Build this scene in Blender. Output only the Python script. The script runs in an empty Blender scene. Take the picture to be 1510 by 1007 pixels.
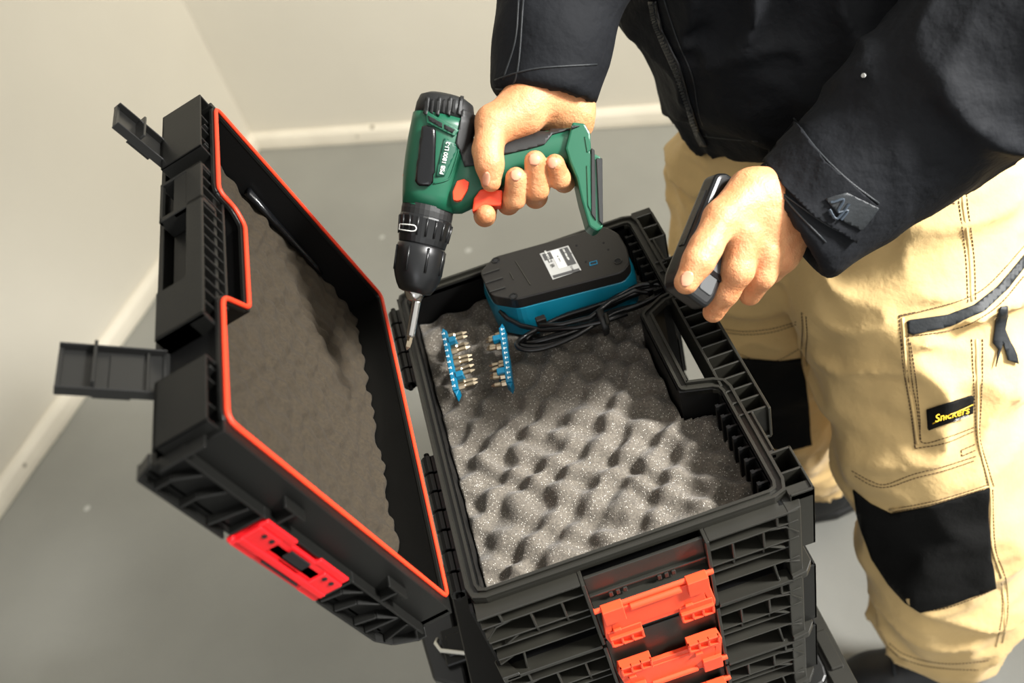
import bpy, bmesh, math
import numpy as np
from mathutils import Vector, Matrix, noise
from mathutils.bvhtree import BVHTree
np.seterr(all='ignore')
scn = bpy.context.scene
COL = scn.collection

# ------------------------------------------------------------------ camera
FPX = 1442.0
CAMR = np.array([[0.94528593, -0.32618777, 0.00600369], [-0.2337521, -0.66434231, 0.70993609], [-0.22758397, -0.672496, -0.70424052]])
CAMC = np.array([0.111, -0.478, 1.776])
def ray(u, v): return CAMR @ (np.array([u-755.0, v-503.5, FPX])/FPX)
def at(u, v, d): return CAMC + ray(u, v)*d           # point at depth d metres before the lens
def pz(u, v, z):
    r = ray(u, v); return CAMC + r*(z-CAMC[2])/r[2]
cd = bpy.data.cameras.new('camera'); cam = bpy.data.objects.new('camera', cd); COL.objects.link(cam)
m3 = Matrix([[CAMR[i][0], -CAMR[i][1], -CAMR[i][2]] for i in range(3)])
cam.matrix_world = Matrix.Translation(Vector(CAMC)) @ m3.to_4x4()
cd.sensor_width = 36; cd.lens = 36*FPX/1510; cd.clip_start = .05
cd.dof.use_dof = True; cd.dof.focus_distance = 1.0; cd.dof.aperture_fstop = 4.0
scn.camera = cam

# ------------------------------------------------------------------ light
wd = bpy.data.worlds.new('world'); scn.world = wd; wd.use_nodes = True
bg = wd.node_tree.nodes['Background']; bg.inputs[0].default_value = (1.0, .985, .95, 1); bg.inputs[1].default_value = 0.80
def area(name, loc, target, size, energy, color=(1, 1, 1), sy=None):
    l = bpy.data.lights.new(name, 'AREA'); l.energy = energy; l.size = size; l.color = color
    if sy: l.shape = 'RECTANGLE'; l.size_y = sy
    o = bpy.data.objects.new(name, l); COL.objects.link(o); o.location = loc
    o.rotation_euler = (Vector(target)-Vector(loc)).to_track_quat('-Z', 'Y').to_euler(); return o
k_ = area('window_light', (3.05, -.80, 3.30), (.36, .03, .92), .70, 24, (1, .985, .96)); k_.data.spread = math.radians(33)
area('side_window_light', (-.9, -3.0, 2.2), (.1, .4, .8), 1.4, 15, (.92, .96, 1))
r_ = area('back_fill_light', (1.5, -.4, 3.3), (.65, 2.5, .7), 1.2, 29, (1, .95, .84)); r_.data.spread = math.radians(66)  # added fill that brightens the back wall and floor, no known lamp there
scn.view_settings.view_transform = 'Standard'; scn.view_settings.look = 'None'
scn.view_settings.exposure = 0.0; scn.view_settings.gamma = 1; scn.view_settings.use_curve_mapping = False

# ------------------------------------------------------------------ materials
def lin(c): return tuple(((x/255/12.92) if x/255 <= .04045 else ((x/255+.055)/1.055)**2.4) for x in c)
def mat(name, rgb, rough=.5, metal=0., bump=0., bscale=60., var=.0, vscale=8., spec=.5, rgb2=None, sheen=0, sss=0, bd=.002, fine=None, coat=0):
    m = bpy.data.materials.new(name); m.use_nodes = True; nt = m.node_tree; N = nt.nodes; L = nt.links
    b = N['Principled BSDF']; c = lin(rgb)
    b.inputs['Base Color'].default_value = (*c, 1); b.inputs['Roughness'].default_value = rough; b.inputs['Metallic'].default_value = metal
    b.inputs['Specular IOR Level'].default_value = spec
    if coat: b.inputs['Coat Weight'].default_value = coat
    if sheen: b.inputs['Sheen Weight'].default_value = sheen
    if sss: b.inputs['Subsurface Weight'].default_value = sss; b.inputs['Subsurface Radius'].default_value = (.012, .005, .003); b.inputs['Subsurface Scale'].default_value = .6
    tc = N.new('ShaderNodeTexCoord')
    if var or rgb2:
        n = N.new('ShaderNodeTexNoise'); n.inputs['Scale'].default_value = vscale; n.inputs['Detail'].default_value = 6; L.new(tc.outputs['Object'], n.inputs['Vector'])
        r = N.new('ShaderNodeValToRGB'); r.color_ramp.elements[0].position = .32; r.color_ramp.elements[1].position = .68
        if rgb2: c0, c1 = c, lin(rgb2)
        else: c0 = tuple(x*(1-var) for x in c); c1 = tuple(min(1, x*(1+var)) for x in c)
        r.color_ramp.elements[0].color = (*c0, 1); r.color_ramp.elements[1].color = (*c1, 1)
        L.new(n.outputs['Fac'], r.inputs['Fac']); L.new(r.outputs['Color'], b.inputs['Base Color'])
    last = None
    for (st, sc, dist) in ([(bump, bscale, bd)] if bump else []) + ([fine] if fine else []):
        n = N.new('ShaderNodeTexNoise'); n.inputs['Scale'].default_value = sc; n.inputs['Detail'].default_value = 5; L.new(tc.outputs['Object'], n.inputs['Vector'])
        bp = N.new('ShaderNodeBump'); bp.inputs['Strength'].default_value = st; bp.inputs['Distance'].default_value = dist
        L.new(n.outputs['Fac'], bp.inputs['Height'])
        if last: L.new(last.outputs['Normal'], bp.inputs['Normal'])
        last = bp
    if last: L.new(last.outputs['Normal'], b.inputs['Normal'])
    return m
def speckle(m, scale, thr, rgb, soft=.02):
    nt = m.node_tree; N = nt.nodes; L = nt.links; b = N['Principled BSDF']
    tc = N.new('ShaderNodeTexCoord'); v = N.new('ShaderNodeTexVoronoi'); v.inputs['Scale'].default_value = scale; L.new(tc.outputs['Object'], v.inputs['Vector'])
    lt = N.new('ShaderNodeMapRange'); lt.inputs['From Min'].default_value = thr+soft; lt.inputs['From Max'].default_value = thr; L.new(v.outputs['Distance'], lt.inputs['Value'])
    sp = N.new('ShaderNodeSeparateColor'); L.new(v.outputs['Color'], sp.inputs[0])
    gt = N.new('ShaderNodeMath'); gt.operation = 'GREATER_THAN'; gt.inputs[1].default_value = .72; L.new(sp.outputs[0], gt.inputs[0])
    mu = N.new('ShaderNodeMath'); mu.operation = 'MULTIPLY'; L.new(lt.outputs[0], mu.inputs[0]); L.new(gt.outputs[0], mu.inputs[1])
    mx = N.new('ShaderNodeMix'); mx.data_type = 'RGBA'; L.new(mu.outputs[0], mx.inputs['Factor'])
    src = b.inputs['Base Color'].links
    if src: L.new(src[0].from_socket, mx.inputs[6])
    else: mx.inputs[6].default_value = b.inputs['Base Color'].default_value
    mx.inputs[7].default_value = (*lin(rgb), 1); L.new(mx.outputs[2], b.inputs['Base Color'])
    return m
M = {}
M['floor'] = speckle(mat('concrete', (140, 140, 134), .42, bump=.25, bscale=9, var=.10, vscale=2.2, bd=.01, fine=(.12, 90, .003)), 9, .06, (188, 188, 184), .04)
M['wall'] = mat('cream_plaster', (211, 206, 193), .8, bump=.2, bscale=5, var=.035, vscale=1.4, bd=.01)
M['cove'] = speckle(mat('plaster_cove', (226, 219, 203), .7, bump=.4, bscale=12, var=.06, vscale=6, bd=.01), 16, .10, (130, 122, 105), .05)
M['plastic'] = mat('black_case_plastic', (15, 15, 13), .45, spec=.38, bump=.12, bscale=350, var=.12, vscale=25, bd=.0006)
M['edge'] = mat('lit_edge_plastic', (32, 31, 26), .38, bump=.1, bscale=350, var=.1, vscale=30, bd=.0006)  # same case plastic, lightened: highlights on ribs and rims put into colour
M['dark'] = mat('shade_darkened_plastic', (8, 8, 8), .5, bump=.1, bscale=300, bd=.0005, spec=.22)  # same case plastic, blackened: shade of deep cells and interiors put into colour
M['latch'] = mat('grey_black_latch_plastic', (32, 32, 31), .3, bump=.08, bscale=200, bd=.0005)
M['gasket'] = mat('orange_red_rubber', (236, 62, 30), .5)
M['red'] = mat('orange_red_plastic', (238, 72, 38), .38, var=.05, vscale=20)
M['deepred'] = mat('red_plastic', (222, 28, 34), .35)
M['foam'] = speckle(mat('grey_foam', (88, 82, 73), .95, bump=.6, bscale=800, var=.32, vscale=420, bd=.0015, sheen=.1), 620, .22, (190, 185, 175), .1)
M['foam2'] = mat('shade_darkened_foam', (47, 39, 26), .95, bump=.5, bscale=800, var=.2, vscale=300, bd=.0015)  # same foam as the pad, darkened so its colour carries the lid's shade
M['steel'] = mat('steel', (205, 203, 198), .22, metal=1)
M['steel2'] = mat('brushed_bit_steel', (172, 158, 134), .32, metal=1, var=.12, vscale=120)
M['zinc'] = mat('zinc_wire', (225, 224, 218), .35, metal=.7)
M['green'] = mat('dark_green_plastic', (14, 82, 58), .4, bump=.05, bscale=500, bd=.0004)
M['rubber'] = mat('black_rubber', (20, 21, 21), .55, bump=.15, bscale=420, bd=.0006)
M['gloss'] = mat('glossy_black_plastic', (12, 13, 15), .2, bump=.3, bscale=120, bd=.001)
M['chuck'] = mat('black_chuck_plastic', (18, 19, 20), .33)
M['vent'] = mat('vent_black', (6, 6, 6), .8)
M['white'] = mat('white_print', (235, 235, 228), .6)
M['greyprint'] = mat('grey_label', (168, 168, 164), .45)
M['greydark'] = mat('dark_grey_print', (70, 70, 70), .5)
M['teal'] = mat('teal_plastic', (0, 100, 122), .38, bump=.04, bscale=300, bd=.0004)
M['cyan'] = mat('blue_teal_plastic', (0, 98, 130), .35)
M['cblack'] = mat('charger_black_plastic', (24, 22, 20), .4, bump=.1, bscale=300, bd=.0005)
M['cord'] = mat('black_cable_rubber', (11, 11, 11), .3)
M['skin'] = mat('skin', (192, 124, 80), .5, bump=.6, bscale=130, rgb2=(214, 156, 110), vscale=38, sss=.2, bd=.0022, fine=(.5, 520, .0008))
M['nail'] = mat('fingernail', (208, 146, 116), .3)
M['jacket'] = mat('black_softshell', (15, 17, 21), .8, bump=.7, bscale=12, bd=.018, spec=.22, fine=(.25, 700, .0006), var=.12, vscale=10)
M['strap'] = mat('black_webbing', (24, 28, 31), .6, bump=.4, bscale=260, bd=.001, var=.2, vscale=60)
M['zipper'] = mat('black_zip_teeth', (22, 23, 25), .4)
M['trouser'] = mat('khaki_canvas', (214, 182, 124), .85, bump=.55, bscale=13, var=.09, vscale=9, bd=.014, fine=(.3, 600, .0006), sheen=.1)
M['pad'] = mat('black_knee_canvas', (10, 10, 9), .85, spec=.2, bump=.5, bscale=16, bd=.01, fine=(.4, 500, .0008), var=.1, vscale=12)
M['stitch'] = mat('dark_brown_thread', (88, 66, 42), .8)
M['thread'] = mat('tan_thread', (205, 180, 135), .8)
M['yellow'] = mat('yellow_print', (235, 190, 40), .5)
M['shoe'] = mat('black_shoe', (14, 15, 16), .6, bump=.3, bscale=60, bd=.003)
M['battery'] = mat('battery_black', (14, 15, 16), .34, bump=.1, bscale=300, bd=.0005)
M['batgrey'] = mat('battery_grey', (60, 62, 63), .45)

# ------------------------------------------------------------------ object helpers
def link(name, me, m=None, parent=None, smooth=False):
    o = bpy.data.objects.new(name, me); COL.objects.link(o)
    if m is not None: me.materials.append(m)
    if smooth:
        me.polygons.foreach_set('use_smooth', [True]*len(me.polygons))
    if parent: o.parent = parent; o.matrix_parent_inverse = parent.matrix_world.inverted()
    return o
def empty(name, loc, label, cat, group=None):
    o = bpy.data.objects.new(name, None); COL.objects.link(o); o.location = Vector(loc); o.empty_display_size = .05
    o.matrix_world = Matrix.Translation(Vector(loc)); tag(o, label, cat, group); return o
def tag(o, label, cat, group=None):
    o['label'] = label; o['category'] = cat
    if group: o['group'] = group
    return o
class MB:
    """collects shapes; build() links them as one mesh. T maps local to world"""
    def __init__(s, T=None): s.v = []; s.f = []; s.T = T
    def add(s, vs, fs):
        n = len(s.v); s.v += [tuple(float(c) for c in p) for p in vs]; s.f += [tuple(i+n for i in f) for f in fs]; return s
    def box(s, x0, x1, y0, y1, z0, z1):
        return s.add([(x0, y0, z0), (x1, y0, z0), (x1, y1, z0), (x0, y1, z0), (x0, y0, z1), (x1, y0, z1), (x1, y1, z1), (x0, y1, z1)],
                     [(0, 3, 2, 1), (4, 5, 6, 7), (0, 1, 5, 4), (1, 2, 6, 5), (2, 3, 7, 6), (3, 0, 4, 7)])
    def hexa(s, pts): return s.add(pts, [(0, 3, 2, 1), (4, 5, 6, 7), (0, 1, 5, 4), (1, 2, 6, 5), (2, 3, 7, 6), (3, 0, 4, 7)])
    def prism(s, poly, z0, z1, ax=2):
        n = len(poly)
        def P(a, b, c): return {2: (a, b, c), 1: (a, c, b), 0: (c, a, b)}[ax]
        vs = [P(a, b, z0) for a, b in poly]+[P(a, b, z1) for a, b in poly]
        return s.add(vs, [tuple(range(n))[::-1], tuple(range(n, 2*n))]+[(i, (i+1) % n, n+(i+1) % n, n+i) for i in range(n)])
    def ring(s, path, o, i, z0, z1):   # closed wall following path, from offset o (outside) to i (inside)
        A = offset(path, o); B = offset(path, i); n = len(path); vs = []
        for z in (z0, z1):
            vs += [(p[0], p[1], z) for p in A]+[(p[0], p[1], z) for p in B]
        f = []
        for k in range(n):
            j = (k+1) % n
            f += [(k, j, 2*n+j, 2*n+k), (n+k, 3*n+k, 3*n+j, n+j), (2*n+k, 2*n+j, 3*n+j, 3*n+k), (k, n+k, n+j, j)]
        return s.add(vs, f)
    def tube(s, pts, r, seg=8, closed=False, flat=None):
        pts = [np.array(p, float) for p in pts]; n = len(pts); vs = []; up = None
        for k, p in enumerate(pts):
            a = pts[(k-1) % n] if (k > 0 or closed) else p; b = pts[(k+1) % n] if (k < n-1 or closed) else p
            t = b-a; t /= (np.linalg.norm(t)+1e-12)
            if up is None:
                up = np.array([0, 0, 1.]) if abs(t[2]) < .9 else np.array([1., 0, 0])
            s1 = np.cross(t, up); s1 /= (np.linalg.norm(s1)+1e-12); up = np.cross(s1, t)
            rr = r[k] if hasattr(r, '__len__') else r
            for q in range(seg):
                th = 2*math.pi*q/seg; vs.append(p+rr*(math.cos(th)*s1+math.sin(th)*up*(flat or 1)))
        f = []
        for k in range(n if closed else n-1):
            j = (k+1) % n
            for q in range(seg): f.append((k*seg+q, k*seg+(q+1) % seg, j*seg+(q+1) % seg, j*seg+q))
        if not closed: f += [tuple(range(seg))[::-1], tuple((n-1)*seg+q for q in range(seg))]
        return s.add(vs, f)
    def sections(s, secs):   # list of rings (equal counts)
        n = len(secs[0]); vs = [p for r in secs for p in r]; f = []
        for k in range(len(secs)-1):
            for q in range(n): f.append((k*n+q, k*n+(q+1) % n, (k+1)*n+(q+1) % n, (k+1)*n+q))
        f += [tuple(range(n))[::-1], tuple((len(secs)-1)*n+q for q in range(n))]
        return s.add(vs, f)
    def build(s, name, m, parent=None, smooth=False, bevel=0, bseg=1):
        v = [s.T(p) for p in s.v] if s.T else s.v
        me = bpy.data.meshes.new(name); me.from_pydata([tuple(p) for p in v], [], s.f)
        bm = bmesh.new(); bm.from_mesh(me); bmesh.ops.recalc_face_normals(bm, faces=bm.faces); bm.to_mesh(me); bm.free()
        if parent is not None: me.transform(Matrix.Translation(-Vector(parent_world(parent))))
        o = bpy.data.objects.new(name, me); COL.objects.link(o); me.materials.append(m)
        if parent is not None: o.parent = parent
        if smooth:
            me.polygons.foreach_set('use_smooth', [True]*len(me.polygons))
        if bevel:
            b = o.modifiers.new('bevel', 'BEVEL'); b.width = bevel; b.segments = bseg; b.limit_method = 'ANGLE'; b.angle_limit = .6
            b.harden_normals = False
        return o
def parent_world(p):
    v = Vector((0, 0, 0))
    while p is not None: v += p.location; p = p.parent
    return v
def offset(path, d):
    n = len(path); out = []
    ar = sum(path[i][0]*path[(i+1) % n][1]-path[(i+1) % n][0]*path[i][1] for i in range(n))
    sg = 1 if ar > 0 else -1
    for i in range(n):
        p0 = np.array(path[i-1]); p1 = np.array(path[i]); p2 = np.array(path[(i+1) % n])
        a = (p1-p0)/np.linalg.norm(p1-p0); b = (p2-p1)/np.linalg.norm(p2-p1)
        na = np.array([a[1], -a[0]])*sg; nb = np.array([b[1], -b[0]])*sg
        m = na+nb; m /= np.linalg.norm(m); k = d/max(.35, m@na); out.append(tuple(p1+m*k))
    return out
def rounded(path, r, seg=3):
    out = []; n = len(path)
    for i in range(n):
        p0 = np.array(path[i-1]); p1 = np.array(path[i]); p2 = np.array(path[(i+1) % n])
        a = p0-p1; b = p2-p1; la = np.linalg.norm(a); lb = np.linalg.norm(b); rr = min(r, la*.4, lb*.4)
        A = p1+a/la*rr; B = p1+b/lb*rr
        for k in range(seg+1):
            t = k/seg; out.append(tuple((1-t)**2*A+2*t*(1-t)*p1+t*t*B))
    return out
def txt(name, body, size, m, parent, frame, depth=.0003, shear=0, font_scale=(1, 1)):
    """frame: (origin, xdir, ydir) world"""
    c = bpy.data.curves.new(name, 'FONT'); c.body = body; c.size = size; c.extrude = depth; c.align_x = 'CENTER'; c.align_y = 'CENTER'; c.shear = shear; c.offset = size*.004
    t = bpy.data.objects.new('tmp', c); COL.objects.link(t); dg = bpy.context.evaluated_depsgraph_get()
    me = bpy.data.meshes.new_from_object(t.evaluated_get(dg)); bpy.data.objects.remove(t)
    o, x, y = [Vector(q) for q in frame]; x.normalize(); z = x.cross(y).normalized(); y = z.cross(x)
    mw = Matrix(((x.x*font_scale[0], y.x*font_scale[1], z.x, o.x), (x.y*font_scale[0], y.y*font_scale[1], z.y, o.y), (x.z*font_scale[0], y.z*font_scale[1], z.z, o.z), (0, 0, 0, 1)))
    me.transform(mw); me.transform(Matrix.Translation(-parent_world(parent))); me.materials.clear(); me.materials.append(m)
    ob = bpy.data.objects.new(name, me); COL.objects.link(ob); ob.parent = parent; return ob

# ---- signed-distance bodies meshed with surface nets
RNG = np.random.RandomState(7); LAT = RNG.rand(32, 32, 32)
def vnoise(P):
    i = np.floor(P).astype(int); f = P-i; f = f*f*(3-2*f); i &= 31; j = (i+1) & 31
    x0, y0, z0 = i.T; x1, y1, z1 = j.T; a, b, c = f.T
    g = lambda x, y, z: LAT[x, y, z]
    return ((g(x0, y0, z0)*(1-a)+g(x1, y0, z0)*a)*(1-b)+(g(x0, y1, z0)*(1-a)+g(x1, y1, z0)*a)*b)*(1-c)+((g(x0, y0, z1)*(1-a)+g(x1, y0, z1)*a)*(1-b)+(g(x0, y1, z1)*(1-a)+g(x1, y1, z1)*a)*b)*c-.5
def cone(P, a, b, ra, rb):
    a = np.array(a, float); b = np.array(b, float); ba = b-a; h = np.clip(((P-a)@ba)/(ba@ba), 0, 1)
    return np.linalg.norm(P-a-h[:, None]*ba, axis=1)-(ra+(rb-ra)*h)
def ell(P, c, r, Rm=None):
    q = P-np.array(c)
    if Rm is not None: q = q@np.array(Rm).T
    r = np.array(r); k = np.linalg.norm(q/r, axis=1); return (k-1)*min(r)*.6+(k-1)*np.mean(r)*.4
def smin(a, b, k):
    h = np.clip(.5+.5*(b-a)/k, 0, 1); return b*(1-h)+a*h-k*h*(1-h)
def chain(P, pts, k=.01):
    d = None
    for (a, ra), (b, rb) in zip(pts[:-1], pts[1:]):
        c = cone(P, a, b, ra, rb); d = c if d is None else smin(d, c, k)
    return d
def nets(fn, lo, hi, h, name='sdf'):
    lo = np.array(lo, float); n = np.ceil((np.array(hi)-lo)/h).astype(int)+1
    xs = [lo[k]+h*np.arange(n[k]) for k in range(3)]
    # coarse pass to skip empty space
    D = np.full(n, 1.0, np.float32); B = 16
    big = []
    for i in range(0, n[0], B):
        for j in range(0, n[1], B):
            for k in range(0, n[2], B):
                big.append((i, j, k))
    cen = np.array([[xs[0][min(i+B//2, n[0]-1)], xs[1][min(j+B//2, n[1]-1)], xs[2][min(k+B//2, n[2]-1)]] for i, j, k in big])
    dc = fn(cen); rad = B*h*.9+.03
    for (i, j, k), d in zip(big, dc):
        sl = (slice(i, i+B), slice(j, j+B), slice(k, k+B))
        if d > rad: D[sl] = 1; continue
        if d < -rad: D[sl] = -1; continue
        g = np.stack(np.meshgrid(xs[0][sl[0]], xs[1][sl[1]], xs[2][sl[2]], indexing='ij'), -1)
        D[sl] = fn(g.reshape(-1, 3)).reshape(g.shape[:3])
    S = D < 0
    c8 = [(a, b, c) for a in (0, 1) for b in (0, 1) for c in (0, 1)]
    N1 = n-1; cnt = np.zeros(N1, int)
    for a, b, c in c8: cnt += S[a:N1[0]+a, b:N1[1]+b, c:N1[2]+c]
    act = (cnt > 0) & (cnt < 8); idx = -np.ones(N1, int); ids = np.argwhere(act); idx[act] = np.arange(len(ids))
    acc = np.zeros((len(ids), 3)); w = np.zeros(len(ids))
    for p in range(8):
        for q in range(p+1, 8):
            A, Bq = np.array(c8[p]), np.array(c8[q])
            if abs(A-Bq).sum() != 1: continue
            da = D[tuple((ids+A).T)]; db = D[tuple((ids+Bq).T)]; m = (da < 0) != (db < 0)
            t = np.where(m, da/(da-db+1e-12), 0)[:, None]; acc += np.where(m[:, None], A+(Bq-A)*t, 0); w += m
    V = lo+h*(ids+acc/w[:, None]); F = []
    for ax in range(3):
        o1, o2 = [(1, 2), (2, 0), (0, 1)][ax]
        sh = [slice(None)]*3; a0 = [slice(0, n[k]-1) if k == ax else slice(1, n[k]-1) for k in range(3)]
        a1 = [slice(1, n[k]) if k == ax else slice(1, n[k]-1) for k in range(3)]
        s0 = S[tuple(a0)]; s1 = S[tuple(a1)]; e = np.argwhere(s0 != s1); base = e.copy()
        for k in range(3):
            if k != ax: base[:, k] += 1
        def cell(d1, d2):
            q = base.copy(); q[:, o1] -= d1; q[:, o2] -= d2; return idx[tuple(q.T)]
        quad = np.stack([cell(0, 0), cell(1, 0), cell(1, 1), cell(0, 1)], 1)
        fl = s0[tuple(e.T)]; quad[~fl] = quad[~fl][:, ::-1]; F.append(quad)
    F = np.concatenate(F); F = F[(F >= 0).all(1)]
    return V, F
def mesh_np(name, V, F):
    me = bpy.data.meshes.new(name); me.vertices.add(len(V)); me.vertices.foreach_set('co', np.asarray(V, np.float32).ravel())
    me.loops.add(len(F)*4); me.loops.foreach_set('vertex_index', F.astype(np.int32).ravel()); me.polygons.add(len(F))
    me.polygons.foreach_set('loop_start', np.arange(0, len(F)*4, 4, dtype=np.int32))
    me.update(calc_edges=True); me.validate(); me.polygons.foreach_set('use_smooth', [True]*len(me.polygons)); return me
def bvh(V, F): return BVHTree.FromPolygons([Vector(p) for p in V], [tuple(int(i) for i in f) for f in F])
CV = Vector(CAMC)
def hit(tree, u, v, off=0, dg=1.3):
    d = Vector(ray(u, v)).normalized(); r = tree.ray_cast(CV, d)
    if r[0] is None:
        r = tree.find_nearest(CV+Vector(ray(u, v))*dg)
    n = r[1]
    if n.dot(d) > 0: n = -n
    return r[0]+n*off, n
def patch(name, tree, poly, m, parent, off=.001, thick=.002, step=8, dg=1.3, bulge=0):
    """a piece of cloth or rubber laid on a surface"""
    bm = bmesh.new(); vs = [bm.verts.new((p[0], p[1], 0)) for p in poly]; bm.faces.new(vs)
    xs = [p[0] for p in poly]; ys = [p[1] for p in poly]
    for ax, (a, b) in enumerate(((min(xs), max(xs)), (min(ys), max(ys)))):
        k = a+step
        while k < b-.3*step:
            co = (k, 0, 0) if ax == 0 else (0, k, 0); no = (1, 0, 0) if ax == 0 else (0, 1, 0)
            bmesh.ops.bisect_plane(bm, geom=bm.verts[:]+bm.edges[:]+bm.faces[:], plane_co=co, plane_no=no); k += step
    pw = parent_world(parent); bv = set(v for e in bm.edges if e.is_boundary for v in e.verts)
    for v in bm.verts:
        p, n = hit(tree, v.co.x, v.co.y, off+(0 if v in bv else bulge), dg); v.co = p-pw
    bmesh.ops.recalc_face_normals(bm, faces=bm.faces)
    s = sum((f.normal.dot((CV-pw-f.calc_center_median()))) for f in bm.faces)
    if s < 0: bmesh.ops.reverse_faces(bm, faces=bm.faces)
    me = bpy.data.meshes.new(name); bm.to_mesh(me); bm.free()
    o = bpy.data.objects.new(name, me); COL.objects.link(o); o.parent = parent; me.materials.append(m)
    me.polygons.foreach_set('use_smooth', [True]*len(me.polygons))
    if thick:
        s = o.modifiers.new('solid', 'SOLIDIFY'); s.thickness = thick; s.offset = 0
    return o
def smoothpx(pts, n=6):
    P = [np.array(p, float) for p in pts]; P = [2*P[0]-P[1]]+P+[2*P[-1]-P[-2]]; out = []
    for i in range(1, len(P)-2):
        for k in range(n):
            t = k/n; out.append(.5*((2*P[i])+(-P[i-1]+P[i+1])*t+(2*P[i-1]-5*P[i]+4*P[i+1]-P[i+2])*t*t+(-P[i-1]+3*P[i]-3*P[i+1]+P[i+2])*t**3))
    out.append(P[-2]); return out
def seam(mb, tree, pts, r=.0009, off=.0006, dash=None, dg=1.3):
    P = smoothpx(pts)
    W = [hit(tree, p[0], p[1], off, dg)[0] for p in P]
    if not dash:
        run = [W[0]]
        for a, b in zip(W[:-1], W[1:]):
            if (b-a).length > .02:
                if len(run) > 1: mb.tube(run, r, 5)
                run = []
            run.append(b)
        if len(run) > 1: mb.tube(run, r, 5)
        return
    # resample and keep alternate pieces as stitches
    L = [0]
    for a, b in zip(W[:-1], W[1:]): L.append(L[-1]+(b-a).length)
    def pt(s):
        for i in range(len(L)-1):
            if L[i+1] >= s: t = (s-L[i])/max(1e-9, L[i+1]-L[i]); return W[i].lerp(W[i+1], t)
        return W[-1]
    s = 0
    while s < L[-1]:
        mb.tube([pt(s), pt(min(L[-1], s+dash*.35)), pt(min(L[-1], s+dash*.7))], r, 4); s += dash

# ------------------------------------------------------------------ the room
def struct(o): o['kind'] = 'structure'; return o
WC = np.array([-.50, 2.665]); dl = np.array([-.497, -.847]); dl /= np.linalg.norm(dl); db = np.array([1.334, -.67]); db /= np.linalg.norm(db)
fl = MB().box(-4.5, 5.5, -3.5, 5.0, -.05, 0).build('floor', M['floor']); struct(fl)
def wallseg(name, a, d, L, nrm, m, h=3.2, t=.12):
    p = [a, a+d*L, a+d*L-nrm*t, a-nrm*t]; return struct(MB().prism([tuple(q) for q in p], 0, h).build(name, m))
nl = np.array([-dl[1], dl[0]]); nb = np.array([db[1], -db[0]])
if nl[0] < 0: nl = -nl
if nb[1] > 0: nb = -nb
wallseg('wall_left', WC-dl*.1, dl, 4.6, nl, M['wall']); wallseg('wall_back', WC-db*.1, db, 5.2, nb, M['wall'])
def cove(name, a, d, L, nrm):     # rounded plaster skirting: quarter-round strip
    prof = [(0, 0), (.028, 0), (.030, .02), (.027, .045), (.018, .058), (.006, .062), (0, .062)]
    K = 40; secs = []
    for k in range(K+1):
        b = a+d*L*k/K; j = noise.noise(Vector((k*.7, L, 3)))*.003
        secs.append([(b[0]+nrm[0]*(q[0]+(j if q[0] else 0)), b[1]+nrm[1]*(q[0]+(j if q[0] else 0)), q[1]*(1+j*20 if q[1] > .03 else 1)) for q in prof])
    return struct(MB().sections(secs).build(name, M['cove'], smooth=False, bevel=.003))
cove('baseboard_left', WC-dl*.02, dl, 4.3, nl); cove('baseboard_back', WC-db*.02, db, 5.0, nb)

# ------------------------------------------------------------------ toolbox (open, top of the stack)
W, LY, H = .332, .450, 1.0
inner = [(.014, .016), (.300, .016), (.300, .147), (.262, .158), (.262, .283), (.292, .300), (.300, .300), (.300, .436), (.014, .436)]
outer = [(0, 0), (.333, 0), (.333, .052), (.318, .072), (.318, .104), (.335, .104), (.335, .350), (.318, .354), (.318, .378), (.333, .392), (.333, .440), (.322, .452), (0, .452)]
tb = empty('toolbox', (.166, .225, .866), 'open black plastic toolbox with foam-lined lid swung up, topmost of the stack', 'toolbox')
b = MB()
b.ring(inner, .0025, 0, .880, .996)                       # cavity walls
b.prism(offset(inner, .001), .878, .882)                  # bottom
tub = b.build('tub', M['dark'], tb)
b = MB(); inn = rounded(inner, .006, 2)
b.ring(inn, .0125, .0, .990, .9955); b.ring(inn, .0045, .0015, .9955, .9985); b.ring(inn, .0125, .0095, .9955, 1.0)
b.build('rim', M['edge'], tb, bevel=.0006)
# front lip details: shallow joints along the rim
# fins inside the right wall
for y in list(np.arange(.026, .14, .0145))+list(np.arange(.314, .43, .0145)):
    b = MB(); b.box(.290, .300, y, y+.0022, .905, .993); b.box(.289, .2925, y-.001, y+.0032, .905, .9935); b.build('wall_fin', M['dark'], tb)
def side_cells(par, zt, zb, top=0, m='edge'):
    """hollow end cells on the handle side"""
    for y0, y1, x1, s0, s1 in ((.0, .052, .333, .052, .104), (.392, .440, .333, .350, .392)):
        b = MB(); b.box(x1-.0025, x1, y0, y1, zb, zt)
        for y in (y0, (y0+y1)/2-.001, y1-.002): b.box(.310, x1, y, y+.0022, zb, zt)
        b.box(.3155, .318, s0, s1, zb, zt); b.box(.310, .318, s0, s0+.002, zb, zt)
        if top:
            b.box(.309, .3185, s0-.002, s1, .990, .996); b.box(.309, .333, y0 if y0 < .1 else y1, (y0+.012) if y0 < .1 else y1+.012, .988, .997)
        b.build('end_cell', M[m], par, bevel=.0005)
side_cells(tb, .999, .905, 1)
b = MB(); b.box(.3325, .3355, .100, .352, .955, 1.0); b.box(.3015, .3045, .147, .302, .955, .999)
for y in np.arange(.104, .352, .0165): b.box(.303, .3345, y, y+.0022, .957, .9985)
b.box(.309, .3345, .1, .352, .953, .957)
b.build('handle', M['edge'], tb, bevel=.0005)
b = MB(); b.box(.264, .281, .160, .286, .944, .947); b.tube([(.268, .2, .948), (.268, .25, .948)], .006, 8)
b.build('handle_pocket_floor', M['dark'], tb, bevel=.0006)
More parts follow.
